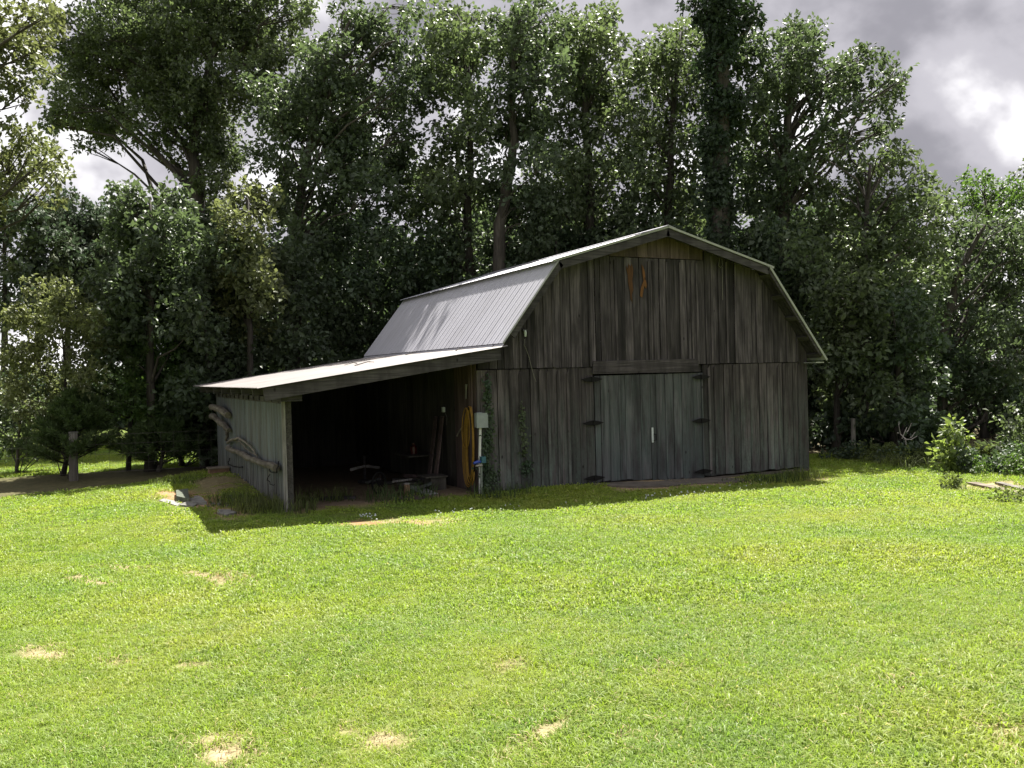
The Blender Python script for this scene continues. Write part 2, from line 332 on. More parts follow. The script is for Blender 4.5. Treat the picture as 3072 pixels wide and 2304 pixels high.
def ground_mat():
    m, nt = new_mat('lawn_soil')
    pos = position(nt)
    at_ = N(nt, 'ShaderNodeAttribute'); at_.attribute_name = 'bare'; b = at_.outputs['Fac']
    at2 = N(nt, 'ShaderNodeAttribute'); at2.attribute_name = 'litter_shade'
    at3 = N(nt, 'ShaderNodeAttribute'); at3.attribute_name = 'red'
    at4 = N(nt, 'ShaderNodeAttribute'); at4.attribute_name = 'floor'
    n1 = noise(nt, pos, 0.45, 4, 0.6); n2 = noise(nt, pos, 9.0, 6, 0.7); n3 = noise(nt, pos, 38.0, 4, 0.7)
    g = ramp(nt, n1, [(0.34, (0.095, 0.145, 0.028)), (0.5, (0.122, 0.162, 0.027)), (0.66, (0.148, 0.170, 0.033))])
    g = mix(nt, ramp(nt, n3, [(0.35, 0.0), (0.62, 0.75)]), g, (0.055, 0.075, 0.020))
    d = ramp(nt, n2, [(0.3, (0.20, 0.145, 0.085)), (0.5, (0.34, 0.265, 0.165)), (0.7, (0.46, 0.38, 0.26))])
    d = mix(nt, ramp(nt, n3, [(0.5, 0.0), (0.66, 0.65)]), d, (0.14, 0.10, 0.06))
    d = mix(nt, at3.outputs['Fac'], d, ramp(nt, n2, [(0.3, (0.20, 0.085, 0.04)), (0.7, (0.36, 0.20, 0.11))]))
    d = mix(nt, at4.outputs['Fac'], d, ramp(nt, n2, [(0.3, (0.10, 0.074, 0.052)), (0.7, (0.20, 0.155, 0.11))]))  # darker soil of the lean-to floor; on the bank it paints shade
    l = ramp(nt, n2, [(0.3, (0.042, 0.036, 0.020)), (0.5, (0.078, 0.066, 0.036)), (0.72, (0.15, 0.12, 0.07))])  # dark olive-brown: leaf cover plus painted tree shade
    c = mix(nt, b, g, d); c = mix(nt, at2.outputs['Fac'], c, l)
    finish(nt, principled(nt, c, 0.95, 0, 0.15, bump(nt, n3, 0.7, 0.02)).outputs[0]); return m
M_ground = ground_mat()

# ------------------------------------------------------------------ ground
rng = np.random.default_rng(11); random.seed(11)
def bands(lo, hi, step, far):
    a = list(np.arange(lo, hi + 1e-6, step)); s = step; left = []; right = []
    x = lo
    while x > -far: s *= 1.35; x -= s; left.append(x)
    s = step; x = a[-1]
    while x < far: s *= 1.35; x += s; right.append(x)
    return np.array(left[::-1] + a + right)
gx = bands(-14, 16, 0.16, 420); gy = bands(-13, 12, 0.16, 420)
GX, GY = np.meshgrid(gx, gy); nx_, ny_ = len(gx), len(gy)
# worn patches: pixel of the 3072 frame, half sizes, strength, red soil
PATCH = [(282,1739,65,12,.8,0),(575,1722,42,8,.75,0),(380,1703,60,8,.6,0),(678,1739,75,18,.5,0),(125,1967,60,18,.8,0),(673,2249,75,34,1,0),(586,1999,55,10,.55,0),(353,1988,45,9,.55,0),
 (1085,2189,30,14,.8,0),(1150,2227,45,20,.9,0),(1229,1568,64,8,.8,.6),(1287,1577,42,8,.9,.4),(1353,1562,26,5,.9,0),(1583,2217,38,15,1,0),(1670,2179,42,14,.9,0),(1510,2271,42,18,.8,0),(1229,2222,42,13,.8,0),
 (1971,2023,36,10,.9,.2),(1791,2019,32,7,.7,0),(1932,2227,40,13,.7,0),(1520,1999,32,10,.6,.3),(2048,2179,28,16,.6,0),(2623,2163,40,15,.7,.2),(2732,2076,52,15,.5,0),(3048,2217,45,36,.9,.2),(2830,2234,26,11,.6,.2),
 (2994,1462,85,13,1,0),(2460,1438,34,5,.95,0),(1090,1573,62,8,.95,1),(530,1485,60,10,.9,.7),(700,2010,26,8,.4,0),(900,2090,30,8,.4,0),(2200,1900,40,8,.3,0),(585,1508,70,14,.95,.3),(680,1540,55,12,.9,.4),(640,1500,40,20,.9,.6)]
PW = []
for u, v, ru, rv, s, rd in PATCH:
    c = on_ground(u / 3, v / 3); e1 = on_ground((u + ru * 1.3) / 3, v / 3) - c; e2 = on_ground(u / 3, (v - rv * 1.45) / 3) - c
    PW.append((c[:2], np.linalg.inv(np.array([e1[:2], e2[:2]]).T), s, rd))
def wob(x, y): return 0.5 * np.sin(5.1 * x + 2.2 * y) + 0.35 * np.sin(9.3 * y - 4.1 * x + 1) + 0.3 * np.sin(17 * x + 13 * y)
def soil(x, y):
    bare = np.zeros_like(x); red = np.zeros_like(x)
    for c, inv, s, rd in PW:
        q = np.einsum('ij,j...->i...', inv, np.stack([x - c[0], y - c[1]]))
        d = np.sqrt(q[0] ** 2 + q[1] ** 2) + 0.30 * wob(x * 1.7, y * 1.7) + 0.16 * wob(y * 4.3, x * 4.9)
        m = min(1.0, s * 1.15) * (1 - smooth(0.35, 1.5, d)); bare = np.maximum(bare, m); red = np.maximum(red, m * rd)
    inside = smooth(-3.7, -3.35, x) * (1 - smooth(-0.1, 0.15, x)) * smooth(-0.35, 0.25, y + 0.12 * wob(x, y)) * (1 - smooth(7.6, 8, y))
    bare = np.maximum(bare, inside); red = np.maximum(red, 0.25 * inside)
    barn = ((x > -0.05) & (x < 8.15) & (y > 0) & (y < 7.8)).astype(float); bare = np.maximum(bare, barn)
    apron = smooth(2.1, 2.7, x) * (1 - smooth(5.6, 6.3, x)) * smooth(-1.35, -1.0, y + 0.1 * wob(x, y)) * (1 - smooth(-0.05, 0.05, y)); bare = np.maximum(bare, 0.9 * apron); red = np.maximum(red, 0.2 * apron)
    bank = np.exp(-(((x + 4.0) / 0.62) ** 2 + ((y - 4.2) / 2.1) ** 2) * 1.2); bank = 0.7 * smooth(0.45, 0.8, bank); bare = np.maximum(bare, bank); red = np.maximum(red, 0.6 * bank)
    # fallen leaves under the trees; left strip also has tree shade put into its colour
    lw = 0.35 * wob(x * 0.5, y * 0.5)
    left = smooth(5.2, 6.1, y + lw - 0.5 * (x + 8)) * (1 - smooth(-2.5, 0.5, x)) * (1 - smooth(10.2, 11.0, y + lw * .5))
    back = smooth(9.0, 10.0, y) * smooth(-2.5, 0.0, x)
    rd_ = (x - 9.5) * 0.45 + (y - 3.3)
    right = smooth(0.2, 1.2, rd_ + lw * 0.7) * smooth(8.4, 9.5, x)
    return np.clip(bare, 0, 1), np.clip(red, 0, 1), np.clip(np.maximum(np.maximum(left * 0.85, back), right), 0, 1)
near = (np.abs(GX) < 40) & (np.abs(GY) < 40)
GZ = np.where(near, gz(GX, GY), gz(np.clip(GX, -40, 40), np.clip(GY, -40, 40)))
verts = np.stack([GX.ravel(), GY.ravel(), GZ.ravel()], 1)
ii = np.arange(ny_ - 1)[:, None] * nx_ + np.arange(nx_ - 1)[None, :]
quads = np.stack([ii, ii + 1, ii + nx_ + 1, ii + nx_], -1).reshape(-1, 4)
def np_mesh(name, verts, faces, mat, attrs=None, smooth_=False):
    me = bpy.data.meshes.new(name); nf, k = faces.shape
    me.vertices.add(len(verts)); me.vertices.foreach_set('co', np.ascontiguousarray(verts, dtype=np.float32).ravel())
    me.loops.add(nf * k); me.loops.foreach_set('vertex_index', np.ascontiguousarray(faces, dtype=np.int32).ravel())
    me.polygons.add(nf); me.polygons.foreach_set('loop_start', np.arange(0, nf * k, k, dtype=np.int32))
    me.materials.append(mat)
    for nme, arr in (attrs or {}).items():
        a = me.attributes.new(nme, 'FLOAT', 'POINT'); a.data.foreach_set('value', np.ascontiguousarray(arr, dtype=np.float32))
    me.update(calc_edges=True)
    if smooth_: me.polygons.foreach_set('use_smooth', np.ones(nf, dtype=bool))
    return me
b_, r_, l_ = soil(GX, GY)
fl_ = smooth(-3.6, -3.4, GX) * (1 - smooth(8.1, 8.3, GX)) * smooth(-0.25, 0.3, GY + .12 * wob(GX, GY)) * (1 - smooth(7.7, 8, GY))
fl_ = np.maximum(fl_, 0.75 * smooth(0.35, 0.7, np.exp(-(((GX + 4.0) / 0.62) ** 2 + ((GY - 4.2) / 2.1) ** 2) * 1.2)))  # dirt bank darkened too: its shade is put into the colour
gme = np_mesh('ground', verts, quads, M_ground, {'bare': b_.ravel(), 'red': r_.ravel(), 'litter_shade': l_.ravel(), 'floor': fl_.ravel()}, True)
ground = put(bpy.data.objects.new('ground', gme), (0, 0, 0), None); tag(ground, kind='structure', label='sloping lawn ground with worn soil patches')

# concrete apron before the doors
MB().prism_z([(2.35, -0.06), (5.55, -0.06), (5.75, -0.55), (5.3, -0.86), (4.4, -0.80), (3.6, -0.92), (2.9, -0.78), (2.5, -0.45)], -0.25, 0.115).build('concrete_apron', M_concrete)
bpy.data.objects['concrete_apron']['kind'] = 'structure'
ap = bpy.data.objects['concrete_apron']; ap.rotation_euler = (0, math.radians(2.2), 0)

# ------------------------------------------------------------------ barn
W, L, OV = 8.13, 7.74, 0.44
YB = 8.04
RIDGE = (4.07, 5.15); BL = (1.555, 4.42); BR = (6.70, 4.455); EL = (0.37, 2.90); ER = (8.29, 2.463)
LT0 = (0.44, 2.845); LT1 = (-3.955, 2.226)
def roof_z(x):
    xs = [-0.2, 0.37, 1.555, 4.07, 6.70, 8.29]; zs = [2.745, 2.90, 4.42, 5.15, 4.455, 2.463]
    return float(np.interp(x, xs, zs))
barn = empty('barn', (4.0, 0.0, 0.0)); tag(barn, 'weathered grey plank barn with gambrel metal roof and open lean-to', 'barn')

front = MB()
for z in (0.16, 1.2, 2.36, 3.4, 4.25):      # girts behind the planks
    x0, x1 = (0.12, W - 0.12) if z < 3 else ((0.95, 7.4) if z < 4 else (1.75, 6.4))
    front.box(x0, x1, 0.035, 0.085, z - 0.07, z + 0.07)
for x in (0.08, 2.36, 5.3, W - 0.2): front.box(x, x + 0.12, 0.09, 0.21, 0.0, min(2.7, roof_z(x) - 0.2))
front_wall = front.build('front_wall', M_beam, barn)
def plank(x0, x1, z0, za, zb, y0, y1, mat, parent, name='plank', rag=0.0):
    k = random.uniform(-0.010, 0.010)
    poly = [(x0, z0 + random.uniform(0, rag)), (x1, z0 + random.uniform(0, rag)), (x1 + k, zb)]
    for bx, bz in ((BL[0], BL[1]), (RIDGE[0], RIDGE[1]), (BR[0], BR[1])):
        pass
    poly += [(x0 + k, za)]
    return MB().prism_y(poly, y0, y1).build(name, mat, parent)
def widths(x0, x1, lo, hi):
    xs = [x0]
    while xs[-1] < x1 - lo: xs.append(xs[-1] + random.uniform(lo, hi))
    xs = np.array(xs); return x0 + (xs - x0) * (x1 - x0) / (xs[-1] - x0)
DX0, DX1 = 2.50, 5.145
def sillz(x): return 0.13 - 0.07 * float(smooth(1.5, 6, x))
# lower planks
for seg in ((0.0, DX0 - 0.010), (DX1 + 0.010, W - 0.30)):
    xs = widths(seg[0], seg[1], 0.13, 0.27)
    for a, b in zip(xs[:-1], xs[1:]):
        g = random.choice((0.002, 0.004, 0.007, 0.012)); dy = random.uniform(0, 0.020)
        plank(a + g, b - g, sillz(a) + 0.02, 2.425, 2.425, -0.026 - dy, -0.002 - dy * 0.5, M_lower, front_wall, rag=0.05)
        if random.random() < 0.42: plank(b - 0.028, b + 0.026, sillz(a) + 0.05, 2.41 - random.uniform(0, .1), 2.41, -0.058, -0.041, M_lower, front_wall, 'batten', rag=0.08)
# corner board at the right edge
MB().prism_y([(W - 0.30, 0.05), (W - 0.01, 0.05), (W - 0.015, 2.62), (W - 0.30, 2.99)], -0.030, 0.02).build('corner_board', M_lower, front_wall)
# upper planks
h0 = on_y(*full(1781, 1083), -0.08); h1 = on_y(*full(2092, 1076), -0.08); h2 = on_y(*full(1777, 1122), -0.08); h3 = on_y(*full(2101, 1115.5), -0.08)
xs = widths(0.02, W - 0.33, 0.12, 0.25)
hz = float(on_y(*full(1850, 771), -0.05)[2])
for a, b in zip(xs[:-1], xs[1:]):
    g = random.choice((0.002, 0.004, 0.007, 0.012)); dy = random.uniform(0, 0.012)
    mid = 1.84 < (a + b) / 2 and False
    za, zb = roof_z(a) - 0.045, roof_z(b) - 0.045
    xa = (a + b) / 2; lintel = h2[0] + .02 < xa < h3[0] - .02
    z0 = (2.50 if lintel else 2.44) + random.uniform(-.004, .004)
    if 2.9 < xa < 5.15: za, zb = min(za, hz), min(zb, hz)
    plank(a + g, b - g, z0, za, zb, -0.050 - dy, -0.029 - dy * 0.4, M_upper, front_wall)
    if random.random() < 0.30 and not (2.9 < xa < 5.2): plank(b - 0.026, b + 0.024, z0 + 0.01, zb - 0.06, zb - 0.06, -0.079, -0.064, M_upper, front_wall, 'batten')
    elif random.random() < 0.3: plank(b - 0.026, b + 0.024, z0 + 0.01, min(zb, hz) - 0.06, min(zb, hz) - 0.06, -0.079, -0.064, M_upper, front_wall, 'batten')
xs = widths(2.9, 5.2, 0.2, 0.34)
for a, b in zip(xs[:-1], xs[1:]):
    plank(a + .004, b - .004, hz + 0.012, roof_z(a) - 0.05, roof_z(b) - 0.05, -0.078, -0.055, M_brown, front_wall)
# header board above the doors
MB().prism_y([(h2[0], h2[2]), (h3[0], h3[2]), (h1[0], h1[2]), (h0[0], h0[2])], -0.082, -0.066).build('header_board', M_header, front_wall)
# bare orange split wood under the gable
for pts in ([(1878, 797), (1883, 806), (1886, 792), (1892, 800), (1895, 791), (1900, 808), (1897, 842), (1900, 870), (1896, 884), (1898, 908), (1892, 896), (1890, 872), (1885, 850), (1883, 825)], [(1924, 792), (1930, 800), (1934, 815), (1937, 838), (1942, 856), (1938, 866), (1933, 857), (1930, 872), (1927, 893), (1920, 888), (1922, 868), (1927, 852), (1931, 842), (1927, 820)]):
    poly = [(on_y(*full(*p), -0.07)[0], on_y(*full(*p), -0.07)[2]) for p in pts]
    o = MB().prism_y(poly, -0.0705, -0.064).build('split_wood', M_orange, front_wall); o['label'] = 'bare orange split wood on dark gable planks'
# sill
MB().prism_y([(-0.02, 0.02), (2.5, 0.0), (2.5, 0.13), (-0.02, 0.16)], -0.03, 0.08).build('sill', M_beam, front_wall)
MB().prism_y([(5.2, -0.15), (W, -0.18), (W, 0.055), (5.2, 0.065)], -0.018, 0.09).build('sill', M_concrete, front_wall)

# doors
def hinge(u, v, half, parent, flip=1):
    c = on_y(*full(u, v), -0.085); x, z = c[0], c[2]; h = half
    poly = [(-h, 0.0), (-0.55 * h, -0.030), (-0.12 * h, -0.040), (0.12 * h, -0.040), (0.55 * h, -0.030), (h, 0.0), (0.6 * h, 0.022), (0.15 * h, 0.040), (-0.15 * h, 0.040), (-0.6 * h, 0.022)]
    m = MB().prism_y([(x + px, z + pz * 1.25) for px, pz in poly], -0.100, -0.088)
    m.tube([(x, -0.104, z - 0.05), (x, -0.104, z + 0.05)], 0.012, 8)
    return m.build('hinge', M_iron, parent)
XM = 3.82
for (a, b, us) in ((DX0, XM - 0.004, [(1775, 1138), (1779, 1269), (1783, 1434)]), (XM + 0.004, DX1, [(2103, 1131), (2104, 1262), (2110, 1414)])):
    dz0 = 0.165 if a < 3 else 0.085
    door = empty('door', ((a + b) / 2, 0.0, 0.1), barn)
    for z in (0.45, 1.25, 2.05): MB().box(a + 0.04, b - 0.04, 0.0, 0.03, z - 0.06, z + 0.06).build('ledge', M_beam, door)
    door['label'] = 'faded green plank barn door leaf'
    xs = widths(a, b, 0.13, 0.25)
    for p, q in zip(xs[:-1], xs[1:]):
        dy = random.uniform(0, 0.012)
        g_ = random.choice((.002, .005, .009)); plank(p + g_, q - g_, dz0 - 0.03 * (p - a), 2.262, 2.262, -0.040 - dy, -0.012 - dy * .4, M_door, door, 'board', rag=0.06)
        if random.random() < 0.35: plank(q - 0.03, q + 0.0, dz0 + 0.03, 2.25, 2.25, -0.067, -0.054, M_door, door, 'batten', rag=0.06)
    for (u, v) in us: hinge(u, v, 0.245, door)
    if a > 3:
        c = on_y(*full(1957, 1305), -0.07)
        m = MB().box(c[0] - 0.021, c[0] + 0.021, -0.083, -0.072, c[2] - 0.15, c[2] + 0.15); m.build('latch_plate', M_white, door)
        MB().tube([(c[0] + 0.03, -0.075, c[2] + 0.02), (c[0] + 0.045, -0.13, c[2] + 0.015), (c[0] + 0.045, -0.13, c[2] - 0.10), (c[0] + 0.03, -0.075, c[2] - 0.11)], 0.010, 6).build('handle', M_iron, door)

# inner left wall of the barn seen through the lean-to
lw = MB()
for z in (0.3, 1.3, 2.4): lw.box(0.09, 0.14, 0.05, L, z - 0.06, z + 0.06)
left_wall = lw.build('side_wall', M_beam_y, barn)
ys = widths(0.03, L, 0.16, 0.30)
for a, b in zip(ys[:-1], ys[1:]):
    dy = random.uniform(0, 0.012)
    MB().box(0.002 - dy, 0.03, a + .004, b - .004, 0.14 + random.uniform(0, .05), 2.70).build('plank', M_brown if a < 0.9 else M_inner, left_wall)
# walls out of sight: right side and back
MB().box(W - 0.035, W - 0.005, 0.03, L, -0.1, 2.60).build('right_wall', M_lower, barn)
MB().prism_y([(0.0, -0.1), (W, -0.1), (W, 2.6), (BR[0], BR[1] - .06), (RIDGE[0], RIDGE[1] - .06), (BL[0], BL[1] - .06), (0.0, 2.4)], L, L + 0.03).build('back_wall', M_upper, barn)

# ---- roof
def panel_mesh(name, length, width, kind, mat):
    prof = []
    if kind == 'rib':
        n = 4; s = width / n
        for k in range(n):
            b = k * s
            prof += [(b, 0.0), (b + 0.012, 0.010), (b + 0.032, 0.010), (b + 0.048, 0.0), (b + s * 0.45, 0.0), (b + s * 0.5, 0.005), (b + s * 0.58, 0.005), (b + s * 0.63, 0.0)]
        prof.append((width, 0.0)); prof.append((width + 0.012, 0.0115)); prof.append((width + 0.03, 0.0118))
    else:
        n = 11
        for k in range(n * 4 + 3):
            t = k / (n * 4); prof.append((t * width, 0.009 * math.cos(2 * math.pi * k / 4.0) + (0.0015 if k > n * 4 - 1 else 0)))
    v = []; f = []; m = len(prof)
    for x in (0.0, length):
        for (y, h) in prof: v.append((x, y, h))
    for x in (0.0, length):
        for (y, h) in prof: v.append((x, y, h - 0.0016))
    for i in range(m - 1):
        f.append((i, i + m, i + m + 1, i + 1)); f.append((2 * m + i, 2 * m + i + 1, 3 * m + i + 1, 3 * m + i))
        f.append((i, i + 1, 2 * m + i + 1, 2 * m + i)); f.append((m + i, 3 * m + i, 3 * m + i + 1, m + i + 1))
    return mesh_from(name, v, f, mat)
def roof_slope(p_top, p_bot, parent, kind, mat, lift, n=9):
    d = np.array([p_bot[0] - p_top[0], p_bot[1] - p_top[1]]); ln = float(np.linalg.norm(d)); d = d / ln
    nrm = np.array([-d[1], d[0]]);
    if nrm[1] < 0: nrm = -nrm
    wdt = (YB + OV) / n
    me = panel_mesh('roof_panel', ln, wdt, kind, mat)
    flip = d[0] < 0           # keep the frame right-handed: left slopes run their sheets from back to front
    R = Matrix(((d[0], 0, nrm[0]), (0, -1 if flip else 1, 0), (d[1], 0, nrm[1]))).to_4x4()
    for k in range(n):
        o = bpy.data.objects.new('roof_panel', me)
        w = (p_top[0] + nrm[0] * lift, -OV + (k + (1 if flip else 0)) * wdt, p_top[1] + nrm[1] * lift)
        put(o, w, parent); o.rotation_euler = R.to_euler()
def slope_beam(p, q, y0, y1, top, depth):
    p = np.array(p, float); q = np.array(q, float); d = (q - p) / np.linalg.norm(q - p); nrm = np.array([-d[1], d[0]])
    if nrm[1] < 0: nrm = -nrm
    a = p + nrm * top; b = q + nrm * top
    return MB().prism_y([tuple(a - nrm * depth), tuple(b - nrm * depth), tuple(b), tuple(a)], y0, y1)
rid = MB()
for y in (0.25, 2.1, 3.9, 5.8, 7.4):
    for p, q in ((RIDGE, BL), (RIDGE, BR), (BL, (0.45, 3.0)), (BR, (8.12, 2.68))):
        s = slope_beam(p, q, y, y + 0.05, -0.035, 0.13); rid.add(s.v, s.f)
roof = rid.build('roof', M_beam, barn)
def ext(p, q, e):
    p = np.array(p, float); q = np.array(q, float); d = (q - p) / np.linalg.norm(q - p); return tuple(q + d * e)
roof_slope(BL, EL, roof, 'rib', M_roof, 0.004)
roof_slope(BR, ER, roof, 'rib', M_roof, 0.004)
roof_slope(RIDGE, ext(RIDGE, BL, 0.13), roof, 'rib', M_roof, 0.024)
roof_slope(RIDGE, ext(RIDGE, BR, 0.10), roof, 'rib', M_roof, 0.024)
rc = MB().prism_y([(RIDGE[0] - 0.17, RIDGE[1] + 0.0), (RIDGE[0], RIDGE[1] + 0.052), (RIDGE[0] + 0.17, RIDGE[1] + 0.0), (RIDGE[0] + 0.17, RIDGE[1] + 0.006), (RIDGE[0], RIDGE[1] + 0.060), (RIDGE[0] - 0.17, RIDGE[1] + 0.006)], -OV - 0.01, YB)
rc.build('ridge_cap', M_roof, roof)
# rake boards under the front edge and pale metal edging over them
for p, q in ((RIDGE, BL), (RIDGE, BR), (BL, (0.50, 3.07)), (BR, (8.19, 2.59))):
    slope_beam(p, q, -OV + 0.012, -OV + 0.045, -0.010, 0.15 if p is RIDGE else (0.07 if p is BR else 0.12)).build('rake_board', M_beam, roof)
for p, q in ((RIDGE, ext(RIDGE, BL, 0.12)), (RIDGE, ext(RIDGE, BR, 0.10)), (BL, EL), (BR, ER)):
    slope_beam(p, q, -OV - 0.012, -OV + 0.006, 0.044 if p is RIDGE else 0.026, 0.042 if p is RIDGE else (0.048 if p is BR else 0.032)).build('rake_trim', M_rtrim, roof)
for ya, yb in ((-OV + 0.05, -OV + 0.17), (-OV + 0.19, -OV + 0.30), (-OV + 0.315, -0.01)):  # added dark strips: shade under the bare metal overhang, put into their colour
    slope_beam(BR, (8.2, 2.577), ya, yb, -0.006, 0.018).build('underside_shade_strip', M_beam, roof)
# purlins reaching out under the overhang
for p, q, ts in ((BR, ER, (0.07, 0.29, 0.52, 0.74, 0.93)), (RIDGE, BR, (0.2, 0.5, 0.8)), (RIDGE, BL, (0.2, 0.5, 0.8)), (BL, EL, (0.2, 0.5, 0.8))):
    for t in ts:
        c = np.array(p) + (np.array(q) - np.array(p)) * t; d = (np.array(q) - np.array(p)); d /= np.linalg.norm(d); nrm = np.array([-d[1], d[0]]); nrm = nrm if nrm[1] > 0 else -nrm
        a = c - nrm * 0.026; poly = [tuple(a - d * 0.05 - nrm * 0.045), tuple(a + d * 0.05 - nrm * 0.045), tuple(a + d * 0.05), tuple(a - d * 0.05)]
        MB().prism_y(poly, -OV + 0.048, 1.2).build('purlin', M_beam_y, roof)
MB().prism_y([(8.02, 2.40), (8.27, 2.40), (8.27, 2.425), (8.02, 2.425)], -OV + 0.06, YB - 0.1).build('soffit_board', M_rtrim, roof)

slope_beam(EL, ext(BL, EL, 0.085), -OV - 0.005, YB, -0.012, 0.004).build('flashing', M_roof, roof)

# ---- lean-to
lt = MB()
for y in (0.3, 1.4, 2.6, 3.8, 5.0, 6.2, 7.3):
    s = slope_beam(LT0, (-3.9, 2.234), y, y + 0.05, -0.02, 0.13); lt.add(s.v, s.f)
lean_roof = lt.build('lean_to_roof', M_beam, barn); lean_roof['label'] = 'sun-bleached corrugated lean-to roof'
roof_slope(LT0, LT1, lean_roof, 'corr', M_roof2, 0.010)
slope_beam((0.30, 2.825), (-3.86, 2.239), -OV + 0.012, -OV + 0.05, -0.012, 0.205).build('fascia_board', M_beam, lean_roof)
slope_beam((0.42, 2.842), (-3.95, 2.226), -OV - 0.004, -OV + 0.010, 0.006, 0.022).build('edge_trim', M_beam, lean_roof)
lwall = MB()
for z in (0.45, 1.15, 1.92): lwall.box(-3.43, -3.38, 0.05, L, z - 0.05, z + 0.05)
lean_wall = lwall.build('lean_to_wall', M_beam_y, barn); lean_wall['label'] = 'grey-green plank outer wall of the lean-to'
ys = widths(0.07, L, 0.15, 0.24)
for a, b in zip(ys[:-1], ys[1:]):
    zb = float(gz(-3.5, (a + b) / 2)) + random.uniform(-0.08, 0.02)
    t1, t2 = random.choice((.005, .02, .05)), random.choice((.005, .02, .05)); zt = 2.03
    poly = [(a + t1, zb), (a + (b - a) * random.uniform(.35, .6), zb + random.uniform(-.02, .05)), (b - t2, zb), (b - t2 * 0.5 - .002, zb + random.uniform(.3, .7)), (b - .0015, zb + random.uniform(.8, 1.2)), (b - .001, zt), (a + .001, zt), (a + .0015, zb + random.uniform(.8, 1.2)), (a + t1 * 0.5 + .002, zb + random.uniform(.3, .7))]
    dx = random.uniform(0, 0.006)
    MB().prism_x(poly, -3.462 - dx, -3.436).build('board', M_shed, lean_wall)
# short blocking boards between wall and eave
for k in range(13):
    y = 0.25 + k * 0.57; MB().box(-3.50, -3.478, y, y + random.uniform(.07, .12), 1.98, 2.235 + random.uniform(0, .02)).build('blocking', M_beam, lean_wall)
MB().box(-3.476, -3.44, 0.1, L, 1.955, 2.06).build('top_plate', M_beam_y, lean_wall)
MB().box(-3.43, -3.32, 0.07, 0.17, 0.0, 2.22).build('post', M_beam_y, lean_wall)
MB().box(-3.485, -3.435, -0.012, 0.062, 0.02, 1.99).build('corner_trim', M_trim, lean_wall)
MB().prism_y([(-3.56, 2.00), (-3.22, 2.00), (-3.22, 2.135), (-3.56, 2.10)], -0.30, -0.02).build('beam_end', M_beam, lean_wall)
MB().prism_y([(-3.80, 2.06), (-3.57, 2.07), (-3.57, 2.20), (-3.80, 2.18)], -0.385, -0.30).build('beam_end', M_brown, lean_wall)
MB().prism_y([(-3.46, -0.2), (0.0, -0.2), (0.0, 2.775), (-3.46, 2.288)], L, L + 0.03).build('lean_to_back_wall', M_inner, barn)
MB().box(-0.03, 0.10, 0.16, 0.28, 0.05, 2.6).build('door_jamb', M_brown, left_wall)

# ------------------------------------------------------------------ things on and around the barn
# driftwood on the lean-to wall
def wp(u, v, off=0.10): return on_x(*full(u, v), -3.462 - off)
def r1(x, y): return (540 + x / 2.7657, 1000 + y / 2.7657)     # pixel of a close-up -> 3072 frame
def log(name, pts, radii, label, sides=7, mat=M_drift, parent=None, cat='driftwood'):
    m = MB(); P = []
    for (x, y, off) in pts: P.append(wp(*r1(x, y), off))
    # refine and wobble
    Q = []; Rr = []
    for i in range(len(P) - 1):
        for t in (0, 0.33, 0.66):
            Q.append(P[i] * (1 - t) + P[i + 1] * t + np.array([random.uniform(-.016, .016) for _ in range(3)])); Rr.append((radii[i] * (1 - t) + radii[i + 1] * t) * random.uniform(.86, 1.14))
    Q.append(P[-1]); Rr.append(radii[-1])
    m.tube(Q, Rr, sides); o = m.build(name, mat, parent)
    if label: tag(o, label, cat)
    return o
log('driftwood_log', [(262, 612, 0.22), (330, 635, 0.14), (398, 680, 0.10)], [0.075, 0.085, 0.075], 'short bleached log fixed highest on the grey-green lean-to wall')
log('driftwood_log', [(265, 685, 0.22), (320, 725, 0.15), (372, 770, 0.10), (408, 805, 0.08)], [0.065, 0.075, 0.075, 0.05], 'crooked bleached log just under the highest one on the lean-to wall')
o = log('driftwood_log', [(395, 955, 0.12), (470, 985, 0.10), (560, 1025, 0.09), (680, 1075, 0.09), (798, 1118, 0.10)], [0.065, 0.055, 0.060, 0.055, 0.062], 'long bleached log slanting low across the grey-green lean-to wall')
log('driftwood_branch', [(390, 905, 0.07), (430, 880, 0.08), (485, 868, 0.08), (545, 905, 0.07), (600, 955, 0.06), (645, 1025, 0.05)], [0.03, 0.028, 0.025, 0.02, 0.018, 0.012], 'thin forked grey branch arched above the long wall log', 7)
b2 = bpy.data.objects['driftwood_branch']
log('twig', [(485, 872, 0.08), (530, 935, 0.06), (585, 980, 0.06), (640, 1020, 0.05)], [0.018, 0.015, 0.012, 0.008], None, 6, parent=b2)
log('twig', [(440, 885, 0.06), (500, 900, 0.06), (520, 880, 0.07)], [0.015, 0.012, 0.008], None, 6, parent=b2)
log('wall_stick', [(385, 812, 0.05), (388, 850, 0.05), (386, 888, 0.05)], [0.035, 0.032, 0.03], 'upright weathered stick on the lean-to wall above the branch', 7)
log('iron_hook', [(412, 1040, 0.03), (400, 1065, 0.06), (410, 1092, 0.10), (440, 1108, 0.12), (480, 1112, 0.10), (520, 1110, 0.06)], [0.012] * 6, 'curved black iron hook on lean-to wall under the log', 6, M_iron, cat='hook')
log('iron_hook', [(818, 1068, 0.02), (812, 1120, 0.10), (795, 1150, 0.14), (760, 1150, 0.12), (742, 1128, 0.06)], [0.010] * 5, 'curved black iron hook cradling the thick end of the long log', 6, M_iron, cat='hook')
log('iron_hook', [(740, 1168, 0.03), (722, 1192, 0.06), (725, 1225, 0.07), (752, 1248, 0.06), (785, 1256, 0.03)], [0.007] * 5, 'thin bent iron hook low beside the corner post', 6, M_iron, cat='hook')

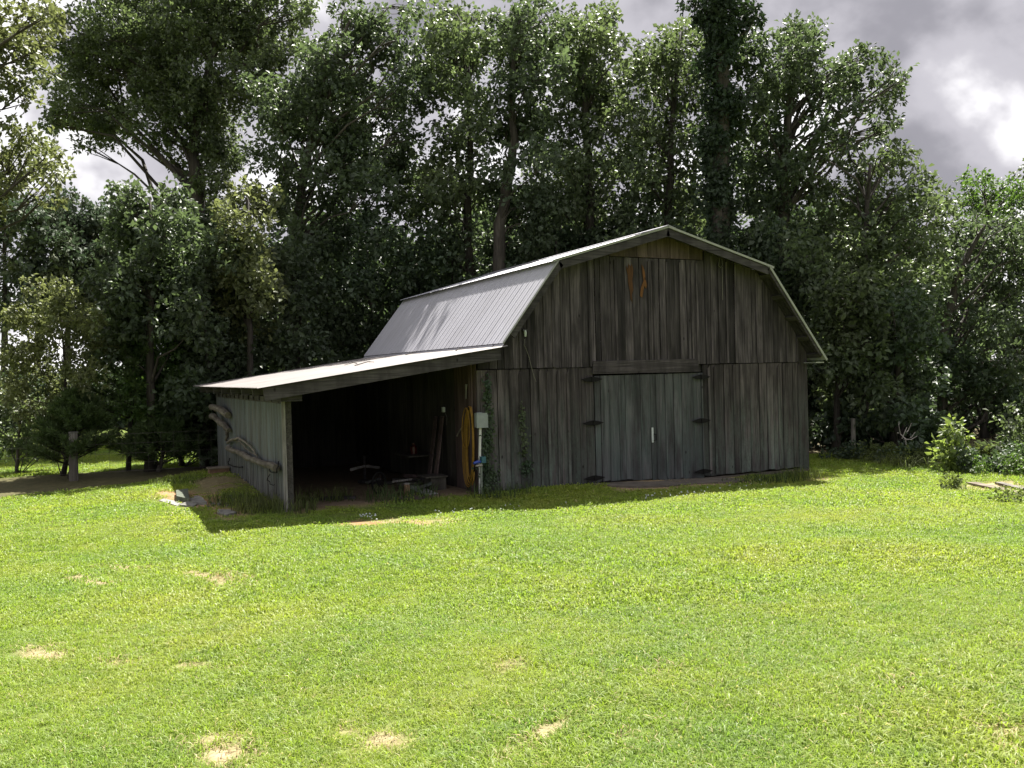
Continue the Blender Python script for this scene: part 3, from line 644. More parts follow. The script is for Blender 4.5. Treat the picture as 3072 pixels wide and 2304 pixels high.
tw_ = MB()
for (x0, y0, a_, ln_) in ((-1.6, 2.2, .4, .5), (-1.2, 3.4, 2.0, .4), (0.05, 1.0, 1.0, .45), (0.1, 4.0, .3, .5)):
    zz_ = lambda x: 2.226 + (x + 3.955) * 0.1408 + 0.03
    x1, y1 = x0 + ln_ * math.cos(a_), y0 + ln_ * math.sin(a_); xm, ym = (x0 + x1) / 2 + .05, (y0 + y1) / 2 - .04
    t_ = MB().tube([(x0, y0, zz_(x0)), (xm, ym, zz_(xm) + .03), (x1, y1, zz_(x1))], [.010, .009, .005], 5); t_.tube([(xm, ym, zz_(xm) + .03), (xm + .1, ym + .15, zz_(xm + .1) + .03)], [.007, .004], 4)
    o = t_.build('fallen_twig', M_bark); tag(o, {(-1.6): 'fallen twig on the lean-to roof, lowest down the slope', (-1.2): 'fallen twig on the middle of the lean-to roof', 0.05: 'fallen twig high on the lean-to roof near its front edge', 0.1: 'fallen twig high on the lean-to roof toward its back'}[x0], 'twig')

# electric box on its white pipe at the barn corner
def fp(u, v, y): return on_y(*full(u, v), y)
c0 = fp(1430.5, 1283, -0.16); c1 = fp(1461, 1238.5, -0.16)
eb = empty('electric_box', (c0[0] + 0.1, -0.12, float(gz(0.1, -0.1)))); tag(eb, 'grey electric box on white pipe at the barn corner', 'electric box')
MB().box(c0[0], c1[0], -0.17, -0.062, c0[2], c1[2]).build('box', M_box, eb)
MB().box(c0[0] - 0.008, c1[0] + 0.008, -0.180, -0.171, c0[2] - 0.008, c1[2] - 0.03).build('cover', M_box, eb)
MB().box(c0[0] + 0.02, c1[0] - 0.08, -0.13, -0.08, c1[2], c1[2] + 0.012).build('hub', M_box, eb)
pa, pb, pc = fp(1441, 1283, -0.11), fp(1439, 1370, -0.11), fp(1438, 1470, -0.11)
MB().tube([pa, pb], 0.024, 10).build('pipe', M_pvc, eb)
MB().tube([pb, (pb + pc) / 2 + np.array([.004, 0, 0]), pc + np.array([0, 0, -0.12])], [0.023, 0.017, 0.013], 7).build('pipe', M_pvc, eb)
hy = empty('water_hydrant', (float(pb[0]) + 0.05, -0.2, float(gz(0.1, -0.2)))); tag(hy, 'green-grey yard water tap with blue handle beside electric box', 'water tap')
q0, q1 = fp(1443.5, 1385, -0.2), fp(1445, 1500, -0.2)
MB().tube([q1 + np.array([0, 0, -.1]), q0], 0.022, 8).build('standpipe', M_stake, hy)
t0, t1 = fp(1421, 1390, -0.24), fp(1442, 1386, -0.2)
MB().tube([t0, (t0 + t1) / 2 + np.array([0, 0, .012]), t1], [0.022, 0.03, 0.022], 8).build('handle', M_blue, hy)
k = fp(1449, 1378, -0.2); MB().box(k[0] - 0.045, k[0] + 0.04, -0.245, -0.15, k[2] - 0.06, k[2] + 0.05).build('valve_cover', M_teal, hy)
n0, n1 = fp(1428, 1398, -0.26), fp(1445, 1396, -0.2)
MB().tube([n0, (n0 + n1) / 2, n1], [0.018, 0.026, 0.026], 8).build('spout', M_brass, hy)

# coiled yellow hose hung on the inner wall near the corner
hose = empty('garden_hose', (-0.07, 0.25, 0.2)); tag(hose, 'yellow garden hose hung in long loops on the barn corner', 'hose')
def sx(u, v, off): return on_x(*full(u, v), -0.012 - off)
def loop(uL, uR, vt, vb, off, rr=0.0098, seed=0):
    pts = []
    for i in range(25):
        a = 2 * math.pi * i / 24
        u = (uL + uR) / 2 + (uR - uL) / 2 * math.cos(a) * (1.0 if math.sin(a) < 0 else 0.55 + 0.45 * (1 - math.sin(a)))
        s = math.sin(a); vv = (vt + vb) / 2 - (vb - vt) / 2 * (abs(s) ** 0.55 if s > 0 else -abs(s) ** 0.75)
        pts.append(sx(u, vv, off + 0.008 * math.sin(a * 2 + seed)))
    return MB().tube(pts, rr, 7, cap=False).build('hose_loop', M_hose, hose, smooth_=True)
for i, (a, b, t, bt, of) in enumerate([(1388, 1422, 1222, 1461, .03), (1392, 1421, 1220, 1455, .055), (1396, 1420, 1219, 1446, .04), (1399, 1421, 1221, 1450, .075), (1403, 1422, 1220, 1440, .06), (1386, 1409, 1224, 1345, .09), (1400, 1418, 1222, 1432, .09)]):
    loop(a, b, t, bt, of, seed=i)
MB().tube([sx(1423, 1415, .06), sx(1421, 1440, .08), sx(1417, 1455, .08)], 0.013, 7).build('hose_end', M_hose, hose)
MB().tube([sx(1405, 1228, -0.02), sx(1405, 1229, .12), sx(1405, 1222, .13)], 0.012, 6).build('hanger', M_iron, hose)
nz_ = MB().tube([sx(1387, 1280, .06), sx(1379, 1292, .06), sx(1371, 1308, .06)], [0.012, 0.010, 0.014], 7).build('hose_nozzle', M_brass); tag(nz_, 'small metal hose nozzle hanging left of the yellow hose', 'nozzle')
st = MB().tube([sx(1398, 1196, .02), sx(1398.5, 1170, .02), sx(1399, 1153, .02)], [0.016, 0.016, 0.024], 6).build('hanging_stick', M_trim); tag(st, 'pale wooden stick hung upright above the yellow hose', 'stick')
s0 = sx(1334, 1228, .0); ob_ = MB().box(-0.055, -0.013, s0[1] - 0.03, s0[1] + 0.05, s0[2] - 0.055, s0[2] + 0.045); ob_.build('outlet_box', M_white); tag(bpy.data.objects['outlet_box'], 'small white outlet box on the dark inner wall', 'outlet')
MB().tube([sx(1336, 1240, .02), sx(1341, 1252, .025), sx(1340, 1275, .02)], 0.006, 5).build('cord', M_wire, bpy.data.objects['outlet_box'])

# lamp socket and cable on the gable
lp = fp(1575, 1000, -0.10); le = empty('gable_lamp', (lp[0], -0.08, lp[2])); tag(le, 'small white bulb in black socket on the left gable planks', 'lamp')
MB().box(lp[0] - 0.045, lp[0] + 0.045, -0.11, -0.066, lp[2] + 0.045, lp[2] + 0.075).build('bracket', M_lamp, le)
MB().tube([(lp[0], -0.10, lp[2] + 0.05), (lp[0], -0.11, lp[2] + 0.02), (lp[0], -0.112, lp[2] - 0.06)], [0.022, 0.028, 0.018], 8).build('bulb', M_white, le)
cb = [(1574, 1018), (1573, 1036), (1579, 1048), (1588, 1075), (1594, 1100), (1602, 1130), (1608, 1145)]
MB().tube([fp(u, v, -0.085) for u, v in cb], 0.005, 5).build('cable', M_wire, le)
rp = [(2162, 766), (2157, 785), (2156, 797), (2162, 803), (2167, 795), (2165, 770)]
rope = MB().tube([fp(u, v, -0.12) for u, v in rp], 0.006, 5); rope.tube([fp(2166, 800, -0.12), fp(2167, 850, -0.10), fp(2168, 900, -0.09)], 0.006, 5); ro = rope.build('rope', M_wire); tag(ro, 'looped cord hanging under the right rake of the gable', 'cord')

# junk inside the lean-to
def r2(x, y): return full(850 + x / 3.6867, 1320 + y / 3.6867)
def onz(u, v, z): r = ray(u, v); return CAM + r * ((z - CAM[2]) / r[2])
tb = empty('tool_stand', (-1.9, 3.6, 0.15)); p0 = on_y(*r2(750, 328), 3.4); p1 = on_y(*r2(890, 290), 3.7); p2 = on_y(*r2(1060, 305), 3.9); zz = float(gz(-1.9, 3.6))
tag(tb, 'pale crossbar on a short stand deep in the dark lean-to', 'tool stand')
MB().tube([p0, p1], [0.035, 0.03], 7).build('bar', M_trim, tb); MB().tube([p1 + np.array([.05, 0, 0]), p2], [0.032, 0.03], 7).build('bar', M_trim, tb)
MB().tube([(p1[0] + .03, p1[1] + .05, zz - 0.02), (p1[0] + .03, p1[1] + .05, p1[2] + 0.22)], 0.03, 7).build('upright', M_beam, tb)
def gboard(name, ua, ub, w, th, mat, label, cat, lift=0.0, tilt=0.0):
    a = on_ground(*ua); b = on_ground(*ub); d = b - a; d[2] = 0; d = d / np.linalg.norm(d); n = np.array([-d[1], d[0], 0]) * w / 2
    za = float(gz(a[0], a[1])) + lift; zb = float(gz(b[0], b[1])) + lift + tilt
    m = MB(); A = [a - n, b - n, b + n, a + n]; zs = [za, zb, zb, za]
    m.add([(p[0], p[1], z) for p, z in zip(A, zs)] + [(p[0], p[1], z + th) for p, z in zip(A, zs)], [(0, 3, 2, 1), (4, 5, 6, 7), (0, 1, 5, 4), (1, 2, 6, 5), (2, 3, 7, 6), (3, 0, 4, 7)])
    o = m.build(name, mat); tag(o, label, cat); return o
gboard('scrap_sheet', r2(1410, 545), r2(1640, 610), 0.26, 0.012, M_tin, 'grey scrap metal sheet on the ground at lean-to mouth', 'scrap metal', 0.07, -0.06)
gboard('scrap_board', r2(1230, 535), r2(1400, 545), 0.14, 0.035, M_trim, 'pale short board lying on the junk in the lean-to', 'board', 0.12, 0.05)
gboard('scrap_board', r2(860, 480), r2(1180, 500), 0.18, 0.06, M_beam, 'dark long board lying flat on the lean-to floor', 'board', 0.02)
gboard('scrap_board', r2(280, 665), r2(800, 650), 0.15, 0.07, M_beam, 'dark sill timber across the lean-to mouth', 'board', -0.02)
gboard('scrap_board', r2(1290, 650), r2(1540, 660), 0.3, 0.03, M_brown, 'brown board in the grass before the junk pile', 'board', 0.005)
jr = np.random.default_rng(17)
for k in range(9):
    x, y = jr.uniform(980, 1620), jr.uniform(470, 600); an = jr.uniform(-.5, .5); ln_ = jr.uniform(60, 150)
    o = gboard('junk_board', r2(x - ln_ * math.cos(an), y - ln_ * math.sin(an) * .4), r2(x + ln_ * math.cos(an), y + ln_ * math.sin(an) * .4), jr.uniform(.06, .16), jr.uniform(.02, .06), [M_beam, M_brown, M_inner, M_lower][k % 4], 'dark board tangled in the junk heap at lean-to mouth', 'board', jr.uniform(.0, .16), jr.uniform(-.05, .08)); o['group'] = 'boards of the junk heap'
a = on_ground(*r2(1370, 610)); can = empty('paint_can', a); tag(can, 'rusty can with pale lid among the lean-to junk', 'can')
MB().tube([a, a + np.array([0, 0, .2])], 0.055, 12).build('body', M_dirt, can); MB().tube([a + np.array([0, 0, .202]), a + np.array([0, 0, .222])], 0.060, 12).build('lid', M_trim, can)
a = on_ground(*r2(1060, 600)); ti = empty('round_scrap', a + np.array([0, 0, .2])); tag(ti, 'dark round spoked scrap piece leaning in the lean-to junk', 'scrap metal')
ring = [(a[0] + .20 * math.cos(t) * .8, a[1] + .20 * math.cos(t) * .5, a[2] + .21 + .20 * math.sin(t)) for t in np.linspace(0, 2 * math.pi, 21)]
MB().tube(ring, 0.022, 6, cap=False).build('rim', M_iron, ti)
for t in np.linspace(0, math.pi, 6)[:-1]:
    c, s = math.cos(t), math.sin(t); MB().tube([(a[0] + .19 * c * .8, a[1] + .19 * c * .5, a[2] + .21 + .19 * s), (a[0] - .19 * c * .8, a[1] - .19 * c * .5, a[2] + .21 - .19 * s)], 0.007, 5).build('spoke', M_iron, ti)
a = on_ground(*r2(1760, 560)); bx = empty('wooden_crate', a); tag(bx, 'low brown wooden box against the lean-to inner wall', 'crate')
MB().box(a[0] - .18, a[0] + .12, a[1] + .1, a[1] + .5, a[2], a[2] + .24).build('box', M_inner, bx)
MB().box(a[0] - .30, a[0] + .14, a[1] + .06, a[1] + .54, a[2] + .242, a[2] + .268).build('lid', M_inner, bx)
a = on_x(*r2(1440, 100), -0.35); rj = MB().tube([a + np.array([0, 0, -.10]), a + np.array([0, 0, .05]), a + np.array([0, 0, .09]), a + np.array([0, 0, .12])], [.07, .07, .03, .03], 10).build('red_jug', M_red); tag(rj, 'dark red jug on the shelf deep in the lean-to', 'jug')
sh = MB().box(-0.6, -0.02, float(a[1]) - .4, float(a[1]) + .5, float(a[2]) - .13, float(a[2]) - .102).build('wall_shelf', M_inner, left_wall)
for (x0, x1, lab) in ((1590, 1500, 'grey board leaning against the lean-to inner wall, farther from the hose'), (1660, 1640, 'narrow board leaning against the lean-to inner wall, nearer the hose')):
    b = on_x(*r2(x0, 420), -0.45); tpt = on_x(*r2(x0 + 90, -260), -0.05)
    b[2] = float(gz(b[0], b[1])); m = MB(); n = np.array([0, .07, 0]); th = np.array([.03, 0, .004])
    m.add([b - n, b + n, tpt + n, tpt - n, b - n + th, b + n + th, tpt + n + th, tpt - n + th], [(0, 1, 2, 3), (7, 6, 5, 4), (0, 4, 5, 1), (1, 5, 6, 2), (2, 6, 7, 3), (3, 7, 4, 0)]); o = m.build('leaning_board', M_brown); tag(o, lab, 'board')

# slabs, blocks and board by the lean-to's outer corner
def r3(x, y): return full(450 + x / 4.9156, 1380 + y / 4.9156)
def slab(name, pix, th, mat, label, cat, lift=0.0, jitter=0.02):
    P = [on_ground(*r3(*p)) for p in pix]; m = MB(); n = len(P)
    zb = [float(gz(p[0], p[1])) - 0.03 for p in P]; zt = [z + 0.03 + th + lift + random.uniform(-jitter, jitter) for z in zb]
    m.add([(p[0], p[1], z) for p, z in zip(P, zb)] + [(p[0], p[1], z) for p, z in zip(P, zt)], [tuple(range(n - 1, -1, -1)), tuple(range(n, 2 * n))] + [(i, (i + 1) % n, (i + 1) % n + n, i + n) for i in range(n)])
    o = m.build(name, mat); tag(o, label, cat); return o
slab('stone_slab', [(600, 660), (840, 665), (760, 590), (700, 565), (590, 575)], 0.045, M_slate, 'flat grey slab tilted on the dirt left of the lean-to', 'slab')
slab('stone_slab', [(990, 800), (1130, 835), (1280, 800), (1180, 770), (1000, 760)], 0.045, M_slate, 'long grey slab in the grass before the lean-to wall', 'slab')
slab('stone_slab', [(130, 605), (420, 690), (520, 670), (390, 630), (200, 590)], 0.03, M_trim, 'pale sunlit slab in the lawn farthest left of lean-to', 'slab')
slab('stone_slab', [(420, 690), (640, 700), (700, 665), (560, 650)], 0.04, M_slate, 'grey slab between the pale one and the tilted one', 'slab')
slab('mossy_block', [(395, 625), (585, 640), (560, 500), (385, 510)], 0.10, M_mossblock, 'dark mossy block beside the slabs left of lean-to', 'block')
for i in range(14):
    x, y = random.uniform(860, 1250), random.uniform(560, 740); s = random.uniform(14, 38)
    slab('rubble_stone', [(x - s, y), (x, y + s * .35), (x + s, y + 2), (x + s * .3, y - s * .3)], random.uniform(.02, .05), random.choice([M_slate, M_dirt, M_mossblock]), 'small flat stone scattered on the dirt bank by lean-to', 'stone')
    bpy.context.scene.objects[-1] if False else None
for o in list(COL.objects):
    if o.name.startswith('rubble_stone'): o['group'] = 'stones on the dirt bank'
c = on_x(*r3(975, 300), -3.8); wb = MB().box(-3.92, -3.50, c[1] + .1, c[1] + .4, float(gz(-3.8, c[1])) - .05, float(gz(-3.8, c[1])) + .10).build('wooden_step', M_dirt); tag(wb, 'low brown timber step behind the lean-to wall', 'step')
MB().box(-3.95, -3.49, c[1] + .07, c[1] + .43, float(gz(-3.8, c[1])) + .102, float(gz(-3.8, c[1])) + .125).build('tread', M_plank, wb)

# boards lying in the grass at the right edge
def r4(x, y): return full(2640 + x / 5.1204, 1240 + y / 5.1204)
gboard('ground_plank', r4(1400, 1075), r4(2330, 1270), 0.20, 0.035, M_plank, 'long bleached plank lying in grass at right edge', 'plank', -0.008)
gboard('ground_plank', r4(1820, 1085), r4(2350, 1225), 0.13, 0.05, M_post, 'narrow grey plank behind the long bleached plank', 'plank', -0.01)
gboard('ground_plank', r4(2060, 1120), r4(2420, 1180), 0.22, 0.03, M_plank, 'short pale plank farthest back of the three at right', 'plank', -0.008)

# ------------------------------------------------------------------ fence
pb_ = on_ground(*full(222, 1442)); 
fpst = empty('fence_post', pb_); tag(fpst, 'stout grey wooden fence post by the left trees', 'fence post')
MB().tube([pb_ + np.array([0, 0, -.2]), pb_ + np.array([0, 0, .6]), pb_ + np.array([.02, 0, 1.12])], [.105, .10, .098], 9).build('post', M_post, fpst)
MB().tube([pb_ + np.array([.02, 0, 1.121]), pb_ + np.array([.02, 0, 1.16])], [.11, .10], 9).build('cap', M_slate, fpst)
p2_ = at(853.7, 455, 23.0); p2_[2] = float(gz(p2_[0], p2_[1])); fp2 = MB().tube([p2_ + np.array([0, 0, -.2]), p2_ + np.array([0, 0, .5]), p2_ + np.array([.01, 0, .98])], [.06, .058, .055], 8).build('fence_post', M_post); tag(fp2, 'slim grey fence post in the weeds right of the barn', 'fence post')
wf = MB()
for z in (.15, .35, .58, .82, 1.05):
    wf.tube([pb_ + np.array([-9, 1.2, z]), pb_ + np.array([0, .12, z]), pb_ + np.array([4.5, -.3, z - .03])], 0.003, 4)
wfo = wf.build('wire_fence', M_wire); tag(wfo, 'thin wire strands running past the left fence post', 'wire fence')
for i in range(26):
    x = -3.0 + i * 0.29; MB().tube([pb_ + np.array([x, .12 + (-x * .1 if x < 0 else -x * .07), .12]), pb_ + np.array([x, .12 + (-x * .1 if x < 0 else -x * .07), 1.06])], 0.0025, 4).build('wire', M_wire, wfo)

# ------------------------------------------------------------------ trees
def unit(v): return v / (np.linalg.norm(v, axis=-1, keepdims=True) + 1e-9)
def leaf_geometry(base, d, n, ln, wd, fold):
    s = unit(np.cross(d, n)); n = np.cross(s, d)
    tip = base + d * ln[:, None]
    mid = base + d * (ln * 0.55)[:, None]
    lft = mid - s * wd[:, None] + n * (fold * wd)[:, None]; rgt = mid + s * wd[:, None] + n * (fold * wd)[:, None]
    tip = tip - n * (0.12 * ln)[:, None]
    v = np.stack([base, rgt, tip, lft], 1).reshape(-1, 3); k = np.arange(len(base))[:, None] * 4
    f = np.concatenate([np.concatenate([k, k + 1, k + 2], 1), np.concatenate([k, k + 2, k + 3], 1)], 0)
    return v, f
def crown_geo(clusters, leaf, rs, dens=1.0, puff=0.42, up=1.0, droop=0.25):
    B = []; D = []; O = []; tints = []
    for (c, R) in clusters:
        c = np.asarray(c); Rm = float(np.mean(R)); npf = max(2, int(round(2.35 * (Rm / puff) ** 2 + 0.5)))
        dirs = unit(rs.normal(size=(npf, 3))); rad = rs.uniform(0.25, 1.0, npf) ** 0.6
        pc = c + dirs * rad[:, None] * np.asarray(R) * 0.82
        for p in pc:
            rp = puff * rs.uniform(0.6, 1.25); nt_ = max(4, int(9.2 * dens * (rp / puff) ** 2 + rs.uniform(0, 1)))
            td = unit(rs.normal(size=(nt_, 3)) * np.array([1, 1, .75])); tp = p + td * (rp * rs.uniform(0.3, 1.0, nt_) ** 0.5)[:, None]
            m = rs.integers(5, 9)
            tb_ = np.repeat(tp, m, 0); to = np.repeat(td, m, 0)
            dd = unit(to * 0.55 + rs.normal(size=to.shape) * 0.75 + np.array([0, 0, -droop]))
            B.append(tb_ + dd * leaf * 0.15 + rs.normal(size=tb_.shape) * leaf * 0.35); D.append(dd); tints.append(np.repeat(rs.uniform(0, 1), len(tb_)) * 0.35 + rs.uniform(0, 1, len(tb_)) * 0.65)
    B = np.concatenate(B); D = np.concatenate(D); t = np.concatenate(tints)
    n = unit(np.array([0, 0, up]) + rs.normal(size=B.shape) * 0.75)
    ln = leaf * rs.uniform(0.65, 1.3, len(B)); wd = ln * rs.uniform(0.24, 0.36, len(B))
    v, f = leaf_geometry(B, D, n, ln, wd, 0.35)
    return v, f, np.repeat(t, 4)
def trunk_geo(path, r0, r1, clusters, rs, sides=8, limb_r=0.042, nl=None):
    m = MB(); path = [np.asarray(p, float) for p in path]
    # resample the trunk with slight wobble
    P = []; n = len(path)
    for i in range(n - 1):
        for t in np.linspace(0, 1, 5)[:-1]: P.append(path[i] * (1 - t) + path[i + 1] * t + rs.normal(size=3) * 0.03 * np.array([1, 1, .2]) * (1 if i + t > 0 else 0))
    P.append(path[-1]); rad = [r0 * (1 - i / (len(P) - 1)) + r1 * i / (len(P) - 1) for i in range(len(P))]; rad[0] *= 1.35
    m.tube(P, rad, sides)
    P = np.array(P)
    for (c, R) in clusters:
        c = np.asarray(c); hd = np.linalg.norm(P[:, :2] - c[:2], axis=1); tz = c[2] - 0.25 - 0.75 * hd
        j = int(np.argmin(np.abs(P[:, 2] - tz) + (P[:, 2] > c[2]) * 3 + 0.15 * hd)); s = P[j]; ln = np.linalg.norm(c - s)
        if ln < 0.35: continue
        q = [s]
        for t in (0.25, 0.5, 0.75): q.append(s + (c - s) * t + np.array([0, 0, (0.10 if ln > 1 else .03) * ln * math.sin(math.pi * t)]) + rs.normal(size=3) * 0.05 * ln)
        q.append(c); rr = min(rad[j] * 0.6, limb_r * (0.5 + 0.22 * ln)); m.tube(q, [rr, rr * .8, rr * .6, rr * .42, rr * .2], 5, cap=False)
        for _ in range(3):
            e = c + rs.normal(size=3) * np.asarray(R) * 0.5; k0 = q[3]; m.tube([k0, (k0 + e) / 2 + rs.normal(size=3) * .06, e], [rr * .35, rr * .25, rr * .1], 4, cap=False)
    return m
CROWNS = {}
def tree(name, label, cat, trunk_px, depth, blobs, mat, leaf=0.172, dens=1.0, puff=0.42, r0=0.2, r1=0.05, seed=1, back=0.7, jit=1.6, group=None, limb_r=0.042, deep=(1.2, 3.4), bark=None, droop=.25):
    rs = np.random.default_rng(seed)
    pts = []
    g = None
    for i, (u, v) in enumerate(trunk_px):
        p = at(u, v, depth)
        if i == 0: p = np.array([p[0], p[1], float(gz(p[0], p[1])) - 0.1])
        pts.append(p)
    base = pts[0].copy()
    cu = np.mean([b[0] for b in blobs]); cl = []
    for (u, v, r) in blobs:
        d = depth + rs.uniform(-jit, jit * 0.8); R = r * (1.22 if r > 14 else 1.08) * d / F1024
        cl.append((at(u, v, d), (R, R * 1.1, R * 0.9)))
        if rs.uniform() < back:
            d2 = depth + rs.uniform(*deep); uu = u + (cu - u) * 0.12 + rs.uniform(-6, 6); vv = v + rs.uniform(0, 8); R2 = r * 1.15 * d2 / F1024
            cl.append((at(uu, vv, d2), (R2, R2 * 1.1, R2 * .9)))
    for (c, R) in cl:
        zmin = float(gz(c[0], c[1])) + 0.15 + R[2] * 0.6
        if c[2] < zmin: c[2] = zmin
    v, f, t = crown_geo(cl, leaf, rs, dens, puff, droop=droop)
    lo = gz(v[:, 0], v[:, 1]); v[:, 2] = np.maximum(v[:, 2], lo + 0.02)
    root = empty(name, base); tag(root, label, cat, group)
    m = trunk_geo(pts, r0, r1, cl, rs, limb_r=limb_r)
    m.build('trunk', bark or M_bark, root, loc=base, smooth_=True)
    me = np_mesh('crown', v - base, f, mat, {'tint': t}); put(bpy.data.objects.new('crown', me), base, root)
    return root
G = 'trees behind the barn'
tree('oak_tree', 'tall oak on the left with dark forked trunk rising out of frame', 'tree', [(206, 462), (199, 300), (197, 200), (194, 113), (211, 66), (216, -30)], 36,
     [(113,30,36),(90,63,26),(68,50,18),(48,75,13),(63,105,20),(50,121,11),(98,105,32),(113,132,22),(84,145,9),(150,120,32),(150,45,42),(226,22,46),(271,30,32),(301,10,16),(279,53,18),(241,75,36),(218,105,32),(188,90,32),(196,150,22),(180,165,11),(226,150,22),(60,20,16),(190,20,40),(120,-25,40),(210,-30,45),(280,-20,25),(160,80,35),(206,180,20),(215,215,22)], L_oak, seed=3, r0=.42, r1=.06, group=G, puff=.40, limb_r=.045, back=.6)
tree('oak_tree', 'tree with sunlit leaves reaching in over the far left edge', 'tree', [(-95, 520), (-80, 250), (-60, 60), (-50, -60)], 18,
     [(12,22,33),(30,53,22),(45,18,15),(9,83,14),(27,90,15),(4,125,8),(22,151,22),(45,158,14),(58,172,6),(12,181,17),(45,197,10),(-30,40,35),(-40,120,35),(-30,190,30),(-60,0,40)], L_light, seed=5, r0=.28, r1=.08, group=G, back=.35, jit=.8, leaf=.13, puff=.3, deep=(.5, 1.2), dens=.72)
tree('dark_tree', 'dark round-topped tree left of the tall oak trunk', 'tree', [(150, 462), (150, 300), (150, 200)], 22.2,
     [(123,204,12),(120,193,5),(145,208,15),(168,196,9),(180,206,14),(130,228,26),(170,230,28),(150,270,32),(190,275,28),(125,280,26),(150,320,32),(195,320,30),(120,340,24)], L_oak2, seed=7, r0=.13, r1=.03, group=G, leaf=.16, dens=1.2, jit=1.0, deep=(.5, 1.8), puff=.36)
tree('young_oak', 'small yellow-green tree lit bright between two dark trunks', 'tree', [(250, 462), (250, 330), (248, 200)], 23,
     [(247,187,11),(235,204,13),(262,204,13),(224,216,9),(273,196,8),(245,230,24),(240,262,26),(262,285,26),(226,285,20),(245,315,28)], L_light, seed=9, r0=.12, r1=.03, group=G, leaf=.15, back=.5, jit=.9, deep=(.5,1.6), puff=.33)
tree('oak_tree', 'airy oak with slanting trunk right of the tall left oak', 'tree', [(292, 462), (295, 330), (297, 215), (303, 180), (324, 83), (350, 20)], 27,
     [(345,10,13),(363,18,16),(330,38,13),(310,50,6),(342,53,22),(315,70,19),(368,45,22),(405,23,12),(413,9,6),(402,38,13),(390,60,22),(338,83,30),(375,90,26),(315,113,26),(353,120,26),(383,120,18),(300,136,24),(360,158,26),(285,165,20),(322,168,18),(300,184,22),(368,188,26),(395,165,16),(395,90,16),(275,120,20),(268,90,20),(262,150,18),(280,205,22),(340,200,16),(415,62,18),(422,100,20),(408,130,18),(400,155,18),(300,92,16),(286,112,18),(330,140,20),(345,175,20),(412,180,18)], L_oak2, seed=13, r0=.26, r1=.04, group=G, back=.4, puff=.38, dens=.92)
tree('oak_tree', 'full oak left of centre with crown touching top of frame', 'tree', [(470, 462), (470, 300), (468, 200), (470, 100), (462, 30)], 27,
     [(457,12,11),(443,20,13),(473,12,7),(458,32,19),(435,38,13),(451,60,25),(451,84,22),(425,75,16),(480,45,16),(478,90,20),(473,120,22),(440,140,16),(466,152,24),(430,170,20),(451,188,24),(420,200,22),(480,190,20),(405,210,18),(440,220,24)], L_oak, seed=17, r0=.22, r1=.04, group=G, back=.65)
tree('oak_tree', 'tallest centre oak with several upright stems', 'tree', [(500, 462), (499, 300), (499, 226), (514, 150), (511, 105), (520, 20)], 26,
     [(496,18,13),(518,9,14),(533,3,9),(548,15,12),(518,38,25),(545,42,22),(511,62,22),(541,68,26),(496,90,22),(526,94,22),(500,125,20),(530,124,25),(505,160,18),(540,165,22),(520,200,22),(545,200,22),(496,205,22),(525,235,26)], L_oak2, seed=19, r0=.27, r1=.05, group=G, back=.65)
tree('oak_tree', 'broad oak right of centre ending at the sky notch', 'tree', [(592, 462), (592, 300), (590, 200), (585, 110), (580, 40)], 28,
     [(574,17,11),(600,15,10),(610,15,8),(606,30,10),(586,32,18),(616,50,13),(594,53,20),(565,45,18),(579,75,26),(611,76,17),(564,98,24),(601,98,24),(564,128,24),(601,128,24),(625,110,12),(556,166,24),(594,166,26),(625,160,18),(586,203,26),(620,205,24),(560,210,22)], L_oak, seed=23, r0=.24, r1=.05, group=G, back=.7)
vt = tree('vine_covered_tree', 'straight vine-wrapped tree rising past the top above the barn ridge', 'tree', [(723, 462), (722, 300), (720, 150), (719, 0), (718, -60)], 24.5,
     [(719 + ((y * 7) % 5 - 2) * 1.6, y, 8 + ((y * 13) % 9)) for y in range(-40, 300, 12)] + [(702,6,9),(690,2,5),(746,8,9),(753,21,6),(705,18,8),(738,20,8),(725,260,18),(705,250,14),(748,240,10)], L_vine, seed=29, r0=.30, r1=.18, group=G, back=.15, jit=.35, leaf=.15, dens=1.7, puff=.3, deep=(.2,.6))
tree('oak_tree', 'oak crown left of the vine-wrapped trunk beside the sky notch', 'tree', [(668, 462), (668, 300), (668, 200), (672, 110), (680, 40)], 27.5,
     [(686,27,10),(677,34,12),(657,43,12),(642,57,10),(657,67,22),(638,87,17),(677,58,20),(696,42,13),(696,70,18),(696,96,22),(667,105,22),(640,120,18),(690,130,22),(655,140,24),(640,165,20),(690,165,22),(665,180,24),(640,205,24),(690,205,24),(670,235,26)], L_oak, seed=31, r0=.22, r1=.04, group=G, back=.6)
tree('oak_tree', 'oak right of the vine-wrapped trunk with a long limb stretching right', 'tree', [(785, 462), (785, 300), (784, 182), (787, 134), (792, 77), (797, 35)], 26,
     [(744,46,16),(763,45,11),(753,67,20),(792,29,11),(807,29,9),(817,45,11),(792,48,17),(811,63,14),(782,67,17),(817,75,6),(772,86,19),(795,86,16),(744,100,22),(763,115,19),(750,135,20),(775,140,16),(755,165,22),(790,165,16),(760,200,24),(795,195,20),
      (830,86,13),(845,67,10),(857,58,7),(868,57,7),(855,80,13),(878,82,10),(895,70,7),(901,79,7),(893,92,9),(872,98,8),(840,109,13),(820,125,13),(879,120,5),(888,126,7),(882,134,5),(845,134,7),(808,110,12)], L_oak2, seed=37, r0=.24, r1=.05, group=G, back=.4, puff=.36, jit=1.2)
